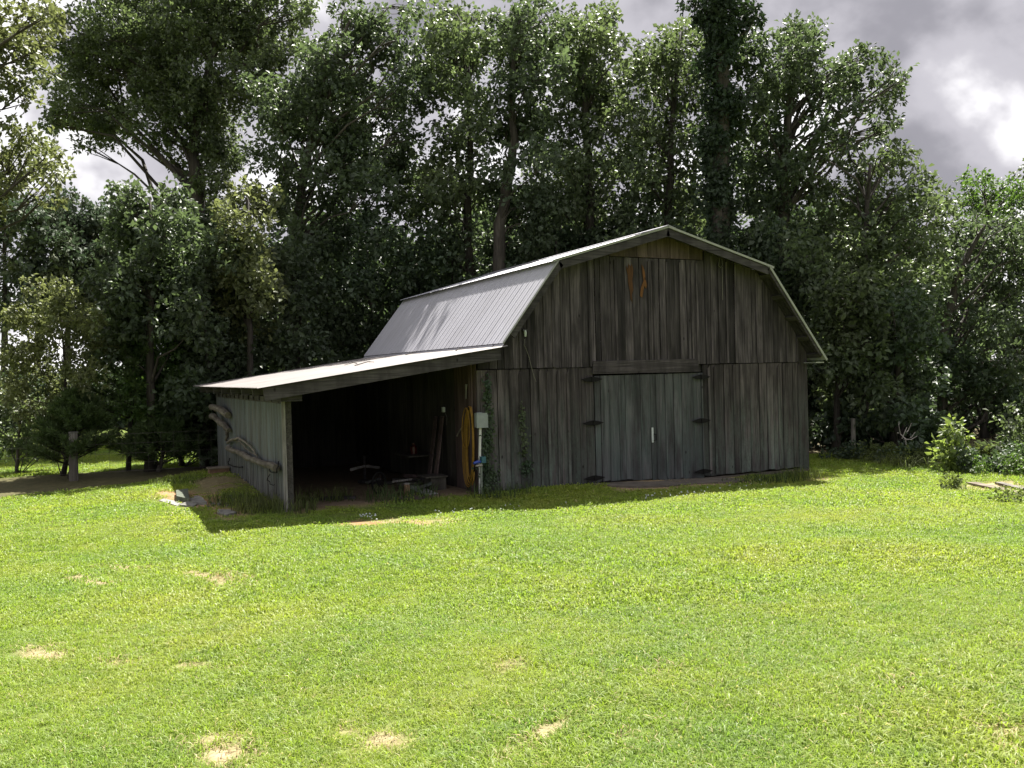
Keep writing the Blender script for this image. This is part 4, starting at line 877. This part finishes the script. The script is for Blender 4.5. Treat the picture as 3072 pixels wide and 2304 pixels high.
tree('oak_tree', 'lower oak stepping down to the right behind the barn eave', 'tree', [(862, 462), (862, 330), (865, 240), (870, 165)], 25,
     [(901,148,8),(878,153,12),(840,143,11),(811,153,17),(859,170,19),(893,163,12),(916,173,9),(907,192,17),(924,184,6),(868,201,24),(830,184,21),(916,211,17),(941,207,8),(949,199,5),(820,220,26),(878,230,26),(916,240,22),(849,249,26),(935,225,10),(800,250,22),(880,265,26),(920,275,24)], L_oak, seed=41, r0=.22, r1=.04, group=G, back=.55)
tree('ash_tree', 'finer light green tree top beyond the others at far right', 'tree', [(985, 462), (985, 300), (985, 200)], 38,
     [(972,179,8),(964,192,8),(981,180,5),(970,202,13),(1003,187,9),(1016,185,8),(995,200,12),(1012,202,14),(1030,195,12),(985,225,18),(1012,235,18)], L_fresh, seed=43, r0=.2, group=G, leaf=.17, puff=.5)
tree('oak_tree', 'dark leafy oak filling the far right edge above the weeds', 'tree', [(942, 440), (944, 330), (960, 270), (985, 225)], 27,
     [(955,228,13),(974,221,10),(1003,225,15),(1018,220,10),(974,246,22),(1006,246,22),(1035,240,22),(955,275,20),(990,285,24),(1025,285,24),(960,315,22),(1000,322,24),(1035,325,24),(975,350,18),(1010,360,20),(1040,365,22)], L_oak2, seed=47, r0=.17, r1=.05, group=G, back=.5, leaf=.16)
tree('oak_tree', 'oak beyond the right edge of the frame', 'tree', [(1085, 450), (1080, 300), (1080, 160)], 33,
     [(1060,170,30),(1100,180,35),(1075,230,35),(1120,240,35),(1065,290,30),(1100,300,35),(1060,350,25),(1110,120,30)], L_oak, seed=49, r0=.22, group=G, back=.4)

# understory behind and beside the barn
U = 'understory trees along the wood edge'
us = [
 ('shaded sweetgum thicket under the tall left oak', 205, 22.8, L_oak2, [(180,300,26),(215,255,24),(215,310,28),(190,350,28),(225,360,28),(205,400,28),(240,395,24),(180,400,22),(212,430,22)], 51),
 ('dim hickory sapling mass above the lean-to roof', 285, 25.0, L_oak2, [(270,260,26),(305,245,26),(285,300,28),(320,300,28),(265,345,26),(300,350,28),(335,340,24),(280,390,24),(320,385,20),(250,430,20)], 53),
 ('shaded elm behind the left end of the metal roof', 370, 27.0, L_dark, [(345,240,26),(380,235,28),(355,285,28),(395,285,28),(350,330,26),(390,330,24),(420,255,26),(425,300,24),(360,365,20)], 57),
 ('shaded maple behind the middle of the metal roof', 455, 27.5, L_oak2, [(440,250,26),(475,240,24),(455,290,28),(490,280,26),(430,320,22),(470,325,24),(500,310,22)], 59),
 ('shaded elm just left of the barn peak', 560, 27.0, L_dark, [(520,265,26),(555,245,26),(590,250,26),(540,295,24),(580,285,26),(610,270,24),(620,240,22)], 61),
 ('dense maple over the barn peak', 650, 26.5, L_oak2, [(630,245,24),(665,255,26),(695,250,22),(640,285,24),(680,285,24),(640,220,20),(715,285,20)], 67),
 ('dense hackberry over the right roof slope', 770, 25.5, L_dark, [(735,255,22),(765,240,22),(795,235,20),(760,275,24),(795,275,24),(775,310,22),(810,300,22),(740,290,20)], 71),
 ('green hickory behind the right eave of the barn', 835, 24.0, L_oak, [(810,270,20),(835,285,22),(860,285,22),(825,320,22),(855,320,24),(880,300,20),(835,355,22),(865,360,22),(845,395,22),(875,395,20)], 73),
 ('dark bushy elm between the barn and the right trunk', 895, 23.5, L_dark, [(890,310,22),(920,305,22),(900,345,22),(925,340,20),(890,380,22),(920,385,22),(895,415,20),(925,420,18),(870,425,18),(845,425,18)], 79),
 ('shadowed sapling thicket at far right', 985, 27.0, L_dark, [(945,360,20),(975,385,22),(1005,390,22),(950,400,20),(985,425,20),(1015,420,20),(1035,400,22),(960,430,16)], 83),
]
for (lab, u, d, mat, bl, sd) in us:
    vs0 = max(b[1] for b in bl)
    tree('understory_tree', lab, 'tree', [(u, 462), (u + 3, 380), (u - 4, min(b[1] for b in bl))], d, bl, mat, leaf=.18, dens=1.25, puff=.42, r0=.11, r1=.03, seed=sd, back=.85, jit=1.3, group=U, limb_r=.035)
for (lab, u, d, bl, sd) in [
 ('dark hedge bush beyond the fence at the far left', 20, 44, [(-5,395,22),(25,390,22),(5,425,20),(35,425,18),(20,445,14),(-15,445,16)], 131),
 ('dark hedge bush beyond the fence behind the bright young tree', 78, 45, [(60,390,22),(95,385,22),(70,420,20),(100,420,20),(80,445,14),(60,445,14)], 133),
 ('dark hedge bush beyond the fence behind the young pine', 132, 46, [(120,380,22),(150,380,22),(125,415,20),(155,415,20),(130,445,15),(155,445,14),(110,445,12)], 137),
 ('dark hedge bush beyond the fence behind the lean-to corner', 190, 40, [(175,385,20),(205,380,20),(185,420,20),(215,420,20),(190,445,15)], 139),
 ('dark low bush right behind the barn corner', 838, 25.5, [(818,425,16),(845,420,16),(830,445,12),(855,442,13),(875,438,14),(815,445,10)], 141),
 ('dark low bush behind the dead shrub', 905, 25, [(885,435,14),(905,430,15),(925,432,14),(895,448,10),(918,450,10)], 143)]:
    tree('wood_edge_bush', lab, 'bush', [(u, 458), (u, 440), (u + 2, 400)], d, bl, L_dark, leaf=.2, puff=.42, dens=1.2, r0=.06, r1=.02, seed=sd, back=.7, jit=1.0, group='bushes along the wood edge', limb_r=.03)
# left wood edge, lower and brighter
tree('young_tree', 'bright sunlit young tree at the far left wood edge', 'tree', [(62, 474), (64, 400), (62, 300)], 21.5,
     [(40,285,9),(62,290,13),(80,300,12),(50,305,16),(88,320,13),(25,320,16),(68,325,18),(40,345,18),(90,345,15),(15,350,16),(70,360,18),(40,378,18),(95,375,13),(15,390,16),(65,395,17),(35,415,16),(88,405,13),(60,425,13)], L_light, seed=87, leaf=.12, puff=.28, back=.5, jit=.7, deep=(.4, 1.4), r0=.06, r1=.015, group=U, limb_r=.02)
tree('young_tree', 'slender green sapling just left of the dark thicket', 'tree', [(150, 474), (152, 400), (150, 360)], 22.5,
     [(140,355,14),(165,350,14),(150,380,16),(175,385,16),(140,405,14),(165,415,16),(185,410,12),(130,385,12),(150,435,12),(185,440,10)], L_fresh, seed=89, leaf=.14, puff=.3, back=.5, jit=.8, deep=(.4, 1.4), r0=.05, r1=.015, group=U, limb_r=.02)
tree('young_tree', 'dark low bush at the far left behind the fence wire', 'tree', [(18, 474), (18, 440), (20, 410)], 22.5,
     [(8,410,16),(30,415,16),(10,435,14),(35,440,12),(-15,420,18),(55,445,9)], L_oak, seed=91, leaf=.13, puff=.3, back=.5, jit=.8, deep=(.4, 1.2), r0=.05, r1=.015, group=U, limb_r=.02)
tree('young_tree', 'dark full bush beside the back corner of the lean-to', 'tree', [(181, 472), (182, 440), (190, 400)], 23.5,
     [(185,400,18),(210,390,18),(205,420,18),(230,420,16),(190,430,14),(215,445,14),(235,448,12),(165,435,12),(245,400,16)], L_oak2, seed=93, leaf=.15, puff=.32, back=.7, jit=.8, deep=(.4, 1.6), r0=.08, r1=.02, group=U, limb_r=.02)
# distant tree line
D_ = 'distant tree line on the left'
for i, (u, top, lab) in enumerate([(5, 190, 'far dark tree at the left edge of the distant line'), (38, 196, 'far dark tree second from left in the distant line'), (68, 190, 'far dark rounded tree in the middle of the distant line'), (92, 204, 'far dark tree with a low top in the distant line'), (112, 199, 'far dark tree at right end of the distant line')]):
    rs = np.random.default_rng(100 + i)
    bl = [(u, top + 9, 9), (u - 8, top + 17, 10), (u + 9, top + 17, 10)] + [(u + rs.uniform(-18, 18), top + 22 + k * 9, 13) for k in range(13)]
    tree('far_tree', lab, 'tree', [(u, 440), (u, top + 20)], 60 + i * 2.0, bl, L_far, leaf=.36, puff=.75, dens=1.1, r0=.3, seed=100 + i, jit=2, group=D_, back=.3, limb_r=.05)

# dim second row deeper in the wood: three builds, copied
def copy_tree(o, name, label, loc, rot, sc):
    r = o.copy(); COL.objects.link(r); r.name = name; r.location = loc; r.rotation_euler = (0, 0, rot); r.scale = (sc, sc, sc); r['label'] = label
    for ch in o.children:
        c = ch.copy(); COL.objects.link(c); c.parent = r
    return r
protos = []
for k in range(3):
    rs = np.random.default_rng(200 + k)
    u0 = [330, 560, 830][k]
    bl = [(u0 + rs.uniform(-42, 42) * (1 - abs(i - 8) / 22), 215 + i * 13, rs.uniform(17, 25)) for i in range(17)] + [(u0 + rs.uniform(-45, 45), 260 + i * 16, rs.uniform(17, 24)) for i in range(11)]
    protos.append(tree('forest_tree', ['dim forest tree deep behind the slanting-trunk oak', 'dim forest tree deep behind the tallest centre oak', 'dim forest tree deep behind the right eave'][k], 'tree', [(u0, 455), (u0 + 4, 330), (u0, 220)], 35, bl, L_dark, leaf=.25, puff=.6, dens=1.1, r0=.2, seed=200 + k, back=.6, group='dim trees deeper in the wood', jit=2.2))
where = ['deep behind the tall left oak', 'deep behind the small yellow-green tree', 'deep behind the metal roof', 'deep left of the barn peak', 'deep behind the sky notch', 'deep behind the vine-wrapped tree', 'deep behind the long limb', 'deep right of the barn eave', 'deep behind the far right oak', 'deep past the right frame edge']
for i, u in enumerate([215, 268, 410, 490, 630, 705, 775, 900, 965, 1040]):
    p = at(u, 440, 36 + (i * 7) % 5); copy_tree(protos[i % 3], 'forest_tree', 'dim forest tree ' + where[i], (p[0], p[1], float(gz(min(p[0], 40), min(p[1], 40))) - 0.1), 1.1 + i * 1.7, 0.92 + 0.05 * (i % 4))

# young pine
def pine(u, vt, vb, d, label, seed):
    rs = np.random.default_rng(seed); b = at(u, vb, d); b[2] = float(gz(b[0], b[1])) - .05; t = at(u + 8, vt, d); H = t[2] - b[2]
    root = empty('pine_tree', b); tag(root, label, 'pine', U); m = MB(); m.tube([b, b + (t - b) * .5 + np.array([.05, 0, 0]), t], [.07, .045, .012], 7)
    B = []; Dr = []
    for lv in range(15):
        f = 0.18 + 0.80 * lv / 14.0; c = b + (t - b) * f; R = 1.15 * (1 - f) ** .8 + .12
        for k in range(6):
            an = rs.uniform(0, 6.28); e = c + np.array([math.cos(an) * R, math.sin(an) * R, 0.35 * R + .1]); m.tube([c, (c + e) / 2 + np.array([0, 0, -.03]), e], [.018, .012, .006], 4, cap=False)
            for s in np.linspace(.35, 1.0, 6):
                q = c + (e - c) * s; nn = 26; dd = unit(rs.normal(size=(nn, 3)) + np.array([math.cos(an), math.sin(an), .9]) * 1.1); B.append(np.repeat(q[None], nn, 0)); Dr.append(dd)
    B = np.concatenate(B); Dr = np.concatenate(Dr); ln = rs.uniform(.13, .22, len(B)); v, f = leaf_geometry(B, Dr, unit(rs.normal(size=B.shape)), ln, np.full(len(B), .0075), .2)
    m.build('trunk', M_bark, root, loc=b); me = np_mesh('crown', v - b, f, L_pine, {'tint': np.repeat(rs.uniform(0, 1, len(B)), 4)}); put(bpy.data.objects.new('crown', me), b, root)
pine(128, 243, 470, 22.5, 'young pine with soft needle tufts left of the tall oak', 301)
pine(70, 398, 478, 20.8, 'small dark pine sapling left of the fence post', 303)
pine(158, 425, 478, 22.0, 'low pine sapling right of the fence post', 305)

# sapling, dead shrub, weeds at the right wood edge
tree('sapling', 'bright sunlit broad-leaved sapling standing in the right weeds', 'sapling', [(950, 466), (950, 440), (952, 428)], 19,
     [(951,427,4),(949,435,5),(954,436,4),(943,451,6),(957,452,6),(950,447,5),(940,460,5),(960,460,5),(950,458,5)], L_sap, seed=311, leaf=.15, puff=.19, back=.0, jit=.25, deep=(.1,.3), r0=.018, r1=.006, limb_r=.008, dens=.24, droop=.1)
tree('sapling', 'tall leafy bush hugging the far right edge over the planks', 'bush', [(1015, 472), (1013, 440), (1008, 420)], 19.5,
     [(1006,420,9),(1015,430,10),(1008,440,10),(1022,445,12),(1012,455,12),(1003,462,9),(1022,468,10),(1035,440,16),(1035,465,16)], L_oak, seed=313, leaf=.14, puff=.24, back=.3, jit=.4, deep=(.2,.6), r0=.03, r1=.01, limb_r=.012, dens=.55)
tree('weed_bush', 'low leafy weed between the sapling and right bush', 'weed', [(982, 468), (982, 455), (981, 448)], 20,
     [(981,449,6),(984,458,7),(977,462,7),(988,466,7)], L_weed, seed=315, leaf=.12, puff=.18, back=.2, jit=.2, deep=(.1,.3), r0=.012, r1=.005, limb_r=.006, dens=.7)
db = at(905, 462, 21.3); db[2] = float(gz(db[0], db[1])); ds = MB(); rs = np.random.default_rng(5)
def dpx(x, y): return at(*full(2400 + x / 3.2917, 1050 + y / 3.2917), 21.3)
j = dpx(1040, 880); ds.tube([db, dpx(1050, 935), j], [.022, .02, .018], 6)
for pth in ([(1040, 880), (1000, 830), (970, 750), (965, 690)], [(1040, 880), (1048, 800), (1055, 750)], [(1048, 800), (1075, 770), (1090, 720)], [(1040, 880), (1090, 875), (1150, 850)], [(1000, 830), (985, 800), (970, 790)], [(1090, 875), (1120, 850), (1130, 830)]):
    ds.tube([dpx(*q) + rs.normal(size=3) * .04 for q in pth], [.014 - .003 * i for i in range(len(pth))], 5)
o = ds.build('dead_shrub', M_deadwood); tag(o, 'bare bleached dead shrub in front of the dark right wood', 'dead shrub')

def blades(n, h, spread, seed, lean=0.5, wd=.006, seg=2):
    rs = np.random.default_rng(seed); a = rs.uniform(0, 6.283, n); r = spread * np.sqrt(rs.uniform(0, 1, n))
    base = np.stack([r * np.cos(a), r * np.sin(a), np.full(n, -0.01)], 1)
    a2 = rs.uniform(0, 6.283, n); H = h * rs.uniform(.55, 1.25, n); le = lean * rs.uniform(.2, 1.3, n)
    dirv = np.stack([np.cos(a2), np.sin(a2), np.zeros(n)], 1); side = np.stack([-np.sin(a2), np.cos(a2), np.zeros(n)], 1)
    tw = rs.uniform(-.8, .8, n); side = side * np.cos(tw)[:, None] + dirv * np.sin(tw)[:, None]
    w = wd * rs.uniform(.6, 1.3, n)
    mid = base + np.array([0, 0, 1.0]) * (H * .62)[:, None] + dirv * (H * le * .35)[:, None]
    tip = base + np.array([0, 0, 1.0]) * (H * (1 - .28 * le))[:, None] + dirv * (H * le * 1.0)[:, None]
    v = np.stack([base - side * w[:, None], base + side * w[:, None], mid + side * (w * .8)[:, None], mid - side * (w * .8)[:, None], tip], 1).reshape(-1, 3)
    k = np.arange(n)[:, None] * 5
    f = np.concatenate([np.concatenate([k, k + 1, k + 2], 1), np.concatenate([k, k + 2, k + 3], 1), np.concatenate([k + 3, k + 2, k + 4], 1)], 0)
    return v, f, np.repeat(rs.uniform(0, 1, n), 5)
def tuft(u, v, n, h, spread, seed, label, mat=L_weed, name='weed_clump', cat='weeds', group='weeds along the wood edge', lean=.7, w=.007):
    p = on_ground(u, v); vv, f, t = blades(n, h, spread, seed, lean, w)
    me = np_mesh(name, vv, f, mat, {'tint': t}); o = put(bpy.data.objects.new(name, me), p, None); tag(o, label, cat, group); return o
tuft(893, 464, 150, .34, .8, 401, 'tangled arching weeds right under the dead shrub', lean=2.2, w=.005)
tuft(912, 466, 170, .38, .8, 402, 'tangled arching weeds between dead shrub and bright sapling', lean=2.2, w=.005)
tuft(868, 461, 120, .2, .9, 403, 'short weeds at the wood edge nearest the slim fence post', lean=1.6, w=.005)
tuft(962, 469, 120, .26, .8, 405, 'thin weeds just right of the bright sapling', lean=1.8, w=.005)
tuft(955, 490, 70, .16, .3, 408, 'brownish weed clump in the lawn left of the planks', lean=1.6)
def leafy(u, v, r, d, h, label, mat, seed, lf=.09):
    p = on_ground(u, v); rs = np.random.default_rng(seed)
    cl = [(p + np.array([rs.normal() * r * .5, rs.normal() * r * .4, h * rs.uniform(.3, .9)]), (h * .5, h * .5, h * .4)) for _ in range(int(7 * r / .6))]
    v_, f_, t_ = crown_geo(cl, lf, rs, d, .2); v_[:, 2] = np.maximum(v_[:, 2], gz(v_[:, 0], v_[:, 1]) + .01)
    root = empty('leafy_weeds', p); tag(root, label, 'weeds', 'weeds along the wood edge'); me = np_mesh('leaves', v_ - p, f_, mat, {'tint': t_}); put(bpy.data.objects.new('leaves', me), p, root)
    st_ = MB()
    for (c, R) in cl: st_.tube([np.array([c[0] + .03, c[1], float(gz(c[0], c[1])) - .01]), c + np.array([0, 0, h * .2])], .004, 4, cap=False)
    st_.build('stem', L_weed, root)
leafy(880, 460, .9, .9, .32, 'low leafy weeds in front of the slim fence post', L_weed, 601)
leafy(903, 463, .8, .9, .36, 'low leafy weeds beneath the dead shrub', L_dark, 602)
leafy(926, 465, .8, .9, .34, 'low leafy weeds at the foot of the bright sapling', L_weed, 603)
leafy(972, 468, .8, .9, .34, 'low leafy weeds right of the bright sapling', L_fresh, 604)
leafy(997, 472, .9, .9, .42, 'dark leafy weeds in front of the far right bush', L_dark, 605)
leafy(1020, 474, .9, .9, .45, 'leafy weeds at the right frame edge behind the planks', L_fresh, 606)
leafy(1005, 503, .35, .7, .09, 'dark green weed patch in the lawn below the planks', L_weed, 607, .06)
leafy(960, 490, .3, .8, .12, 'small green weed patch in the lawn left of planks', L_weed, 608, .07)
leafy(846, 458, .7, .9, .22, 'low weeds at the wood edge right behind the barn corner', L_dark, 609)
tuft(800, 478, 160, .26, .45, 410, 'long grass at the right corner of the barn', group='grass against the barn')
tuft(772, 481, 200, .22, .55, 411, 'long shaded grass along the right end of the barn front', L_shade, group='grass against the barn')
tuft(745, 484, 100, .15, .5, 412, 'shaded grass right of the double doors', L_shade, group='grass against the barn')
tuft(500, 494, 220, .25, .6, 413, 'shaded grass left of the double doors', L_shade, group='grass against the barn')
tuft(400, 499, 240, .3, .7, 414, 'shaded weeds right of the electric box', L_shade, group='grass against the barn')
tuft(325, 500, 160, .28, .5, 415, 'shaded weeds left of the yellow hose', L_weed, group='grass against the barn')
tuft(290, 511, 220, .30, .45, 416, 'long grass at the foot of the lean-to post', L_weed, group='grass against the barn')
tuft(262, 510, 240, .30, .5, 417, 'long grass along the front of the lean-to wall', L_weed, group='grass against the barn')
tuft(236, 503, 200, .28, .5, 418, 'dry grass on the dirt bank by the lean-to wall', L_weed, group='grass against the barn')
tuft(345, 500, 60, .12, .35, 419, 'small weeds growing beside the lean-to junk', L_shade, group='grass against the barn')
tuft(190, 482, 90, .22, .4, 420, 'tall grass blades behind the slabs left of lean-to', L_weed, group='grass against the barn')
tuft(172, 484, 120, .16, .5, 421, 'sunlit grass around the mossy block', L_weed, group='grass against the barn')

# ivy on the barn front
def ivy(pix, n, label, seed, y=-0.075):
    rs = np.random.default_rng(seed); B = []
    for (u, v, ru, rv) in pix:
        k = int(n * ru * rv / 300) + 8; uu = u + rs.normal(size=k) * ru * .55; vv = v + rs.normal(size=k) * rv * .55
        for a, b in zip(uu, vv):
            p = on_y(a / 3, b / 3, y - rs.uniform(0, .05))
            if 0.05 < p[2]: B.append(p)
    B = np.array(B); d = unit(np.stack([rs.normal(size=len(B)) * .6, -np.abs(rs.normal(size=len(B)) * .4), rs.normal(size=len(B)) * .5 - .4], 1)); nn = unit(np.stack([rs.normal(size=len(B)) * .4, np.full(len(B), -1.0), rs.normal(size=len(B)) * .4 + .4], 1))
    v, f = leaf_geometry(B, d, nn, rs.uniform(.04, .08, len(B)), rs.uniform(.018, .03, len(B)), .2); base = B.min(0)
    root = empty('ivy_vine', (float(B[:, 0].mean()), -0.06, 0.15)); tag(root, label, 'ivy')
    me = np_mesh('leaves', v - base, f, L_ivy, {'tint': np.repeat(rs.uniform(0, 1, len(B)), 4)}); put(bpy.data.objects.new('leaves', me), base, root)
    st = MB()
    for (u, v_, ru, rv) in pix[:3]: st.tube([on_y((u) / 3, (v_ + rv) / 3, -.07), on_y((u + 3) / 3, v_ / 3, -.075), on_y((u - 2) / 3, (v_ - rv) / 3, -.07)], .005, 4)
    st.build('stem', M_bark, root)
ivy([(1462, 1180, 12, 50), (1468, 1260, 12, 50), (1462, 1340, 16, 60), (1465, 1430, 28, 40)], 60, 'dark ivy climbing the planks beside electric box', 71)
ivy([(1566, 1250, 8, 40), (1572, 1330, 10, 40), (1580, 1400, 18, 30)], 45, 'thin ivy strand on planks left of the doors', 73)

# clover heads and fallen leaves
def specks(name, pix, n, seed, size, mat, label, h=0.05):
    rs = np.random.default_rng(seed); B = []
    for _ in range(n):
        (u0, v0), (u1, v1), sv = pix[rs.integers(len(pix))]; t = rs.uniform(); p = on_ground((u0 + (u1 - u0) * t) / 3, (v0 + (v1 - v0) * t + rs.normal() * sv) / 3); B.append(p + np.array([0, 0, h * rs.uniform(.6, 1.4)]))
    m = MB()
    for p in B:
        s = size * rs.uniform(.7, 1.3); m.add([p + np.array(q) * s for q in ((1, 0, 0), (0, 1, 0), (-1, 0, 0), (0, -1, 0), (0, 0, 1), (0, 0, -1))], [(0, 1, 4), (1, 2, 4), (2, 3, 4), (3, 0, 4), (1, 0, 5), (2, 1, 5), (3, 2, 5), (0, 3, 5)])
    o = m.build(name, mat); tag(o, label, 'flowers', kind='stuff'); return o
specks('clover_flowers', [((1080, 1555), (1130, 1560), 3), ((1930, 1492), (2110, 1484), 4), ((2100, 1480), (2300, 1455), 4), ((1300, 1545), (1700, 1515), 5)], 80, 81, 0.014, M_white, 'tiny white clover heads along the edge of barn shadow')
# ------------------------------------------------------------------ lawn grass: clumps scattered over the ground
clump_col = bpy.data.collections.new('grass_clumps')
def clump(name, n, h, spread, seed, mat, lean, w):
    v, f, t = blades(n, h, spread, seed, lean, w); me = np_mesh(name, v, f, mat, {'tint': t}); o = bpy.data.objects.new(name, me); clump_col.objects.link(o)
for k in range(5): clump('clump_%02d' % k, 64, .046, .095, 500 + k, M_grass, 1.2, .0032)          # near
for k in range(5): clump('clump_%02d' % (5 + k), 95, .044, .17, 520 + k, M_grass, 1.2, .0054)      # middle
for k in range(4): clump('clump_%02d' % (10 + k), 120, .034, .30, 540 + k, M_grass, 1.25, .0085)       # far
for k in range(2): clump('clump_%02d' % (14 + k), 24, .034, .10, 560 + k, L_straw, 1.6, .0034)     # dry
rs = np.random.default_rng(77)
pts = []; idx = []; rot = []; scl = []
def scatter(dmin, dmax, dens, lo, hi, wide):
    hw = wide * dmax + 3.0; n = int(dens * (dmax - dmin) * 2 * hw)
    d = rs.uniform(dmin, dmax, n); s = rs.uniform(-hw, hw, n); ok = np.abs(s) < wide * d + 3.0
    d = d[ok]; s = s[ok]; n = len(d)
    x = CAM[0] + _fw[0] * d + _rt[0] * s; y = CAM[1] + _fw[1] * d + _rt[1] * s
    bare, red, lit = soil(x, y)
    inb = (x > -3.45) & (x < W + .02) & (y > -0.02) & (y < YB)
    shed = (x > -3.45) & (x < 0.0) & (y > -.4) & (y < 8)
    keep = (~inb) & (rs.uniform(size=n) > np.minimum(bare * 1.9, .90)) & (rs.uniform(size=n) > lit * 1.25) & ~((x > 2.45) & (x < 5.6) & (y > -.95) & (y < 0))
    var = 0.85 + 0.25 * np.sin(x * 1.3 + 2 * np.sin(y * .9)) * np.sin(y * 1.1 + 1.5 * np.sin(x * .7))
    dry = (~inb) & (rs.uniform(size=n) < 0.62 * smooth(0.0, .25, bare) * (1 - lit) * (1 - .45 * bare))
    for mask, l, h, sc in ((keep, lo, hi, 1.0), (dry, 14, 15, 1.0)):
        k = int(mask.sum())
        if not k: continue
        pts.append(np.stack([x[mask], y[mask], gz(x[mask], y[mask])], 1)); idx.append(rs.integers(l, h + 1, k))
        rot.append(np.stack([rs.normal(size=k) * .08, rs.normal(size=k) * .08, rs.uniform(0, 6.283, k)], 1)); scl.append(var[mask] * rs.uniform(.75, 1.3, k) * sc)
scatter(2.2, 7.0, 330, 0, 4, .64)
scatter(7.0, 12.5, 120, 5, 9, .64)
scatter(12.5, 32.0, 46, 10, 13, .70)
pts = np.concatenate(pts); idx = np.concatenate(idx); rot = np.concatenate(rot); scl = np.concatenate(scl)
print('grass clumps', len(pts))
gm = bpy.data.meshes.new('grass'); gm.vertices.add(len(pts)); gm.vertices.foreach_set('co', pts.astype(np.float32).ravel())
a = gm.attributes.new('idx', 'INT', 'POINT'); a.data.foreach_set('value', idx.astype(np.int32))
a = gm.attributes.new('rot', 'FLOAT_VECTOR', 'POINT'); a.data.foreach_set('vector', rot.astype(np.float32).ravel())
a = gm.attributes.new('scl', 'FLOAT', 'POINT'); a.data.foreach_set('value', scl.astype(np.float32)); gm.update()
grass = put(bpy.data.objects.new('grass', gm), (0, 0, 0), None); tag(grass, 'short sunlit yellow-green mown lawn grass', 'grass', kind='stuff')
ng = bpy.data.node_groups.new('grass_scatter', 'GeometryNodeTree')
ng.interface.new_socket('Geometry', in_out='INPUT', socket_type='NodeSocketGeometry'); ng.interface.new_socket('Geometry', in_out='OUTPUT', socket_type='NodeSocketGeometry')
gi = ng.nodes.new('NodeGroupInput'); go = ng.nodes.new('NodeGroupOutput')
ci = ng.nodes.new('GeometryNodeCollectionInfo'); ci.inputs['Collection'].default_value = clump_col; ci.inputs['Separate Children'].default_value = True; ci.inputs['Reset Children'].default_value = True
ip = ng.nodes.new('GeometryNodeInstanceOnPoints'); ip.inputs['Pick Instance'].default_value = True
def named(nm, typ):
    n = ng.nodes.new('GeometryNodeInputNamedAttribute'); n.data_type = typ; n.inputs['Name'].default_value = nm; return n.outputs['Attribute']
e2r = ng.nodes.new('FunctionNodeEulerToRotation')
ng.links.new(named('rot', 'FLOAT_VECTOR'), e2r.inputs[0])
ng.links.new(gi.outputs[0], ip.inputs['Points']); ng.links.new(ci.outputs[0], ip.inputs['Instance']); ng.links.new(named('idx', 'INT'), ip.inputs['Instance Index'])
ng.links.new(e2r.outputs[0], ip.inputs['Rotation']); ng.links.new(named('scl', 'FLOAT'), ip.inputs['Scale']); ng.links.new(ip.outputs[0], go.inputs[0])
md = grass.modifiers.new('scatter', 'NODES'); md.node_group = ng
tot = sum(len(o.data.loop_triangles) if False else len(o.data.polygons) for o in COL.objects if o.type == 'MESH')
print('polys', tot)
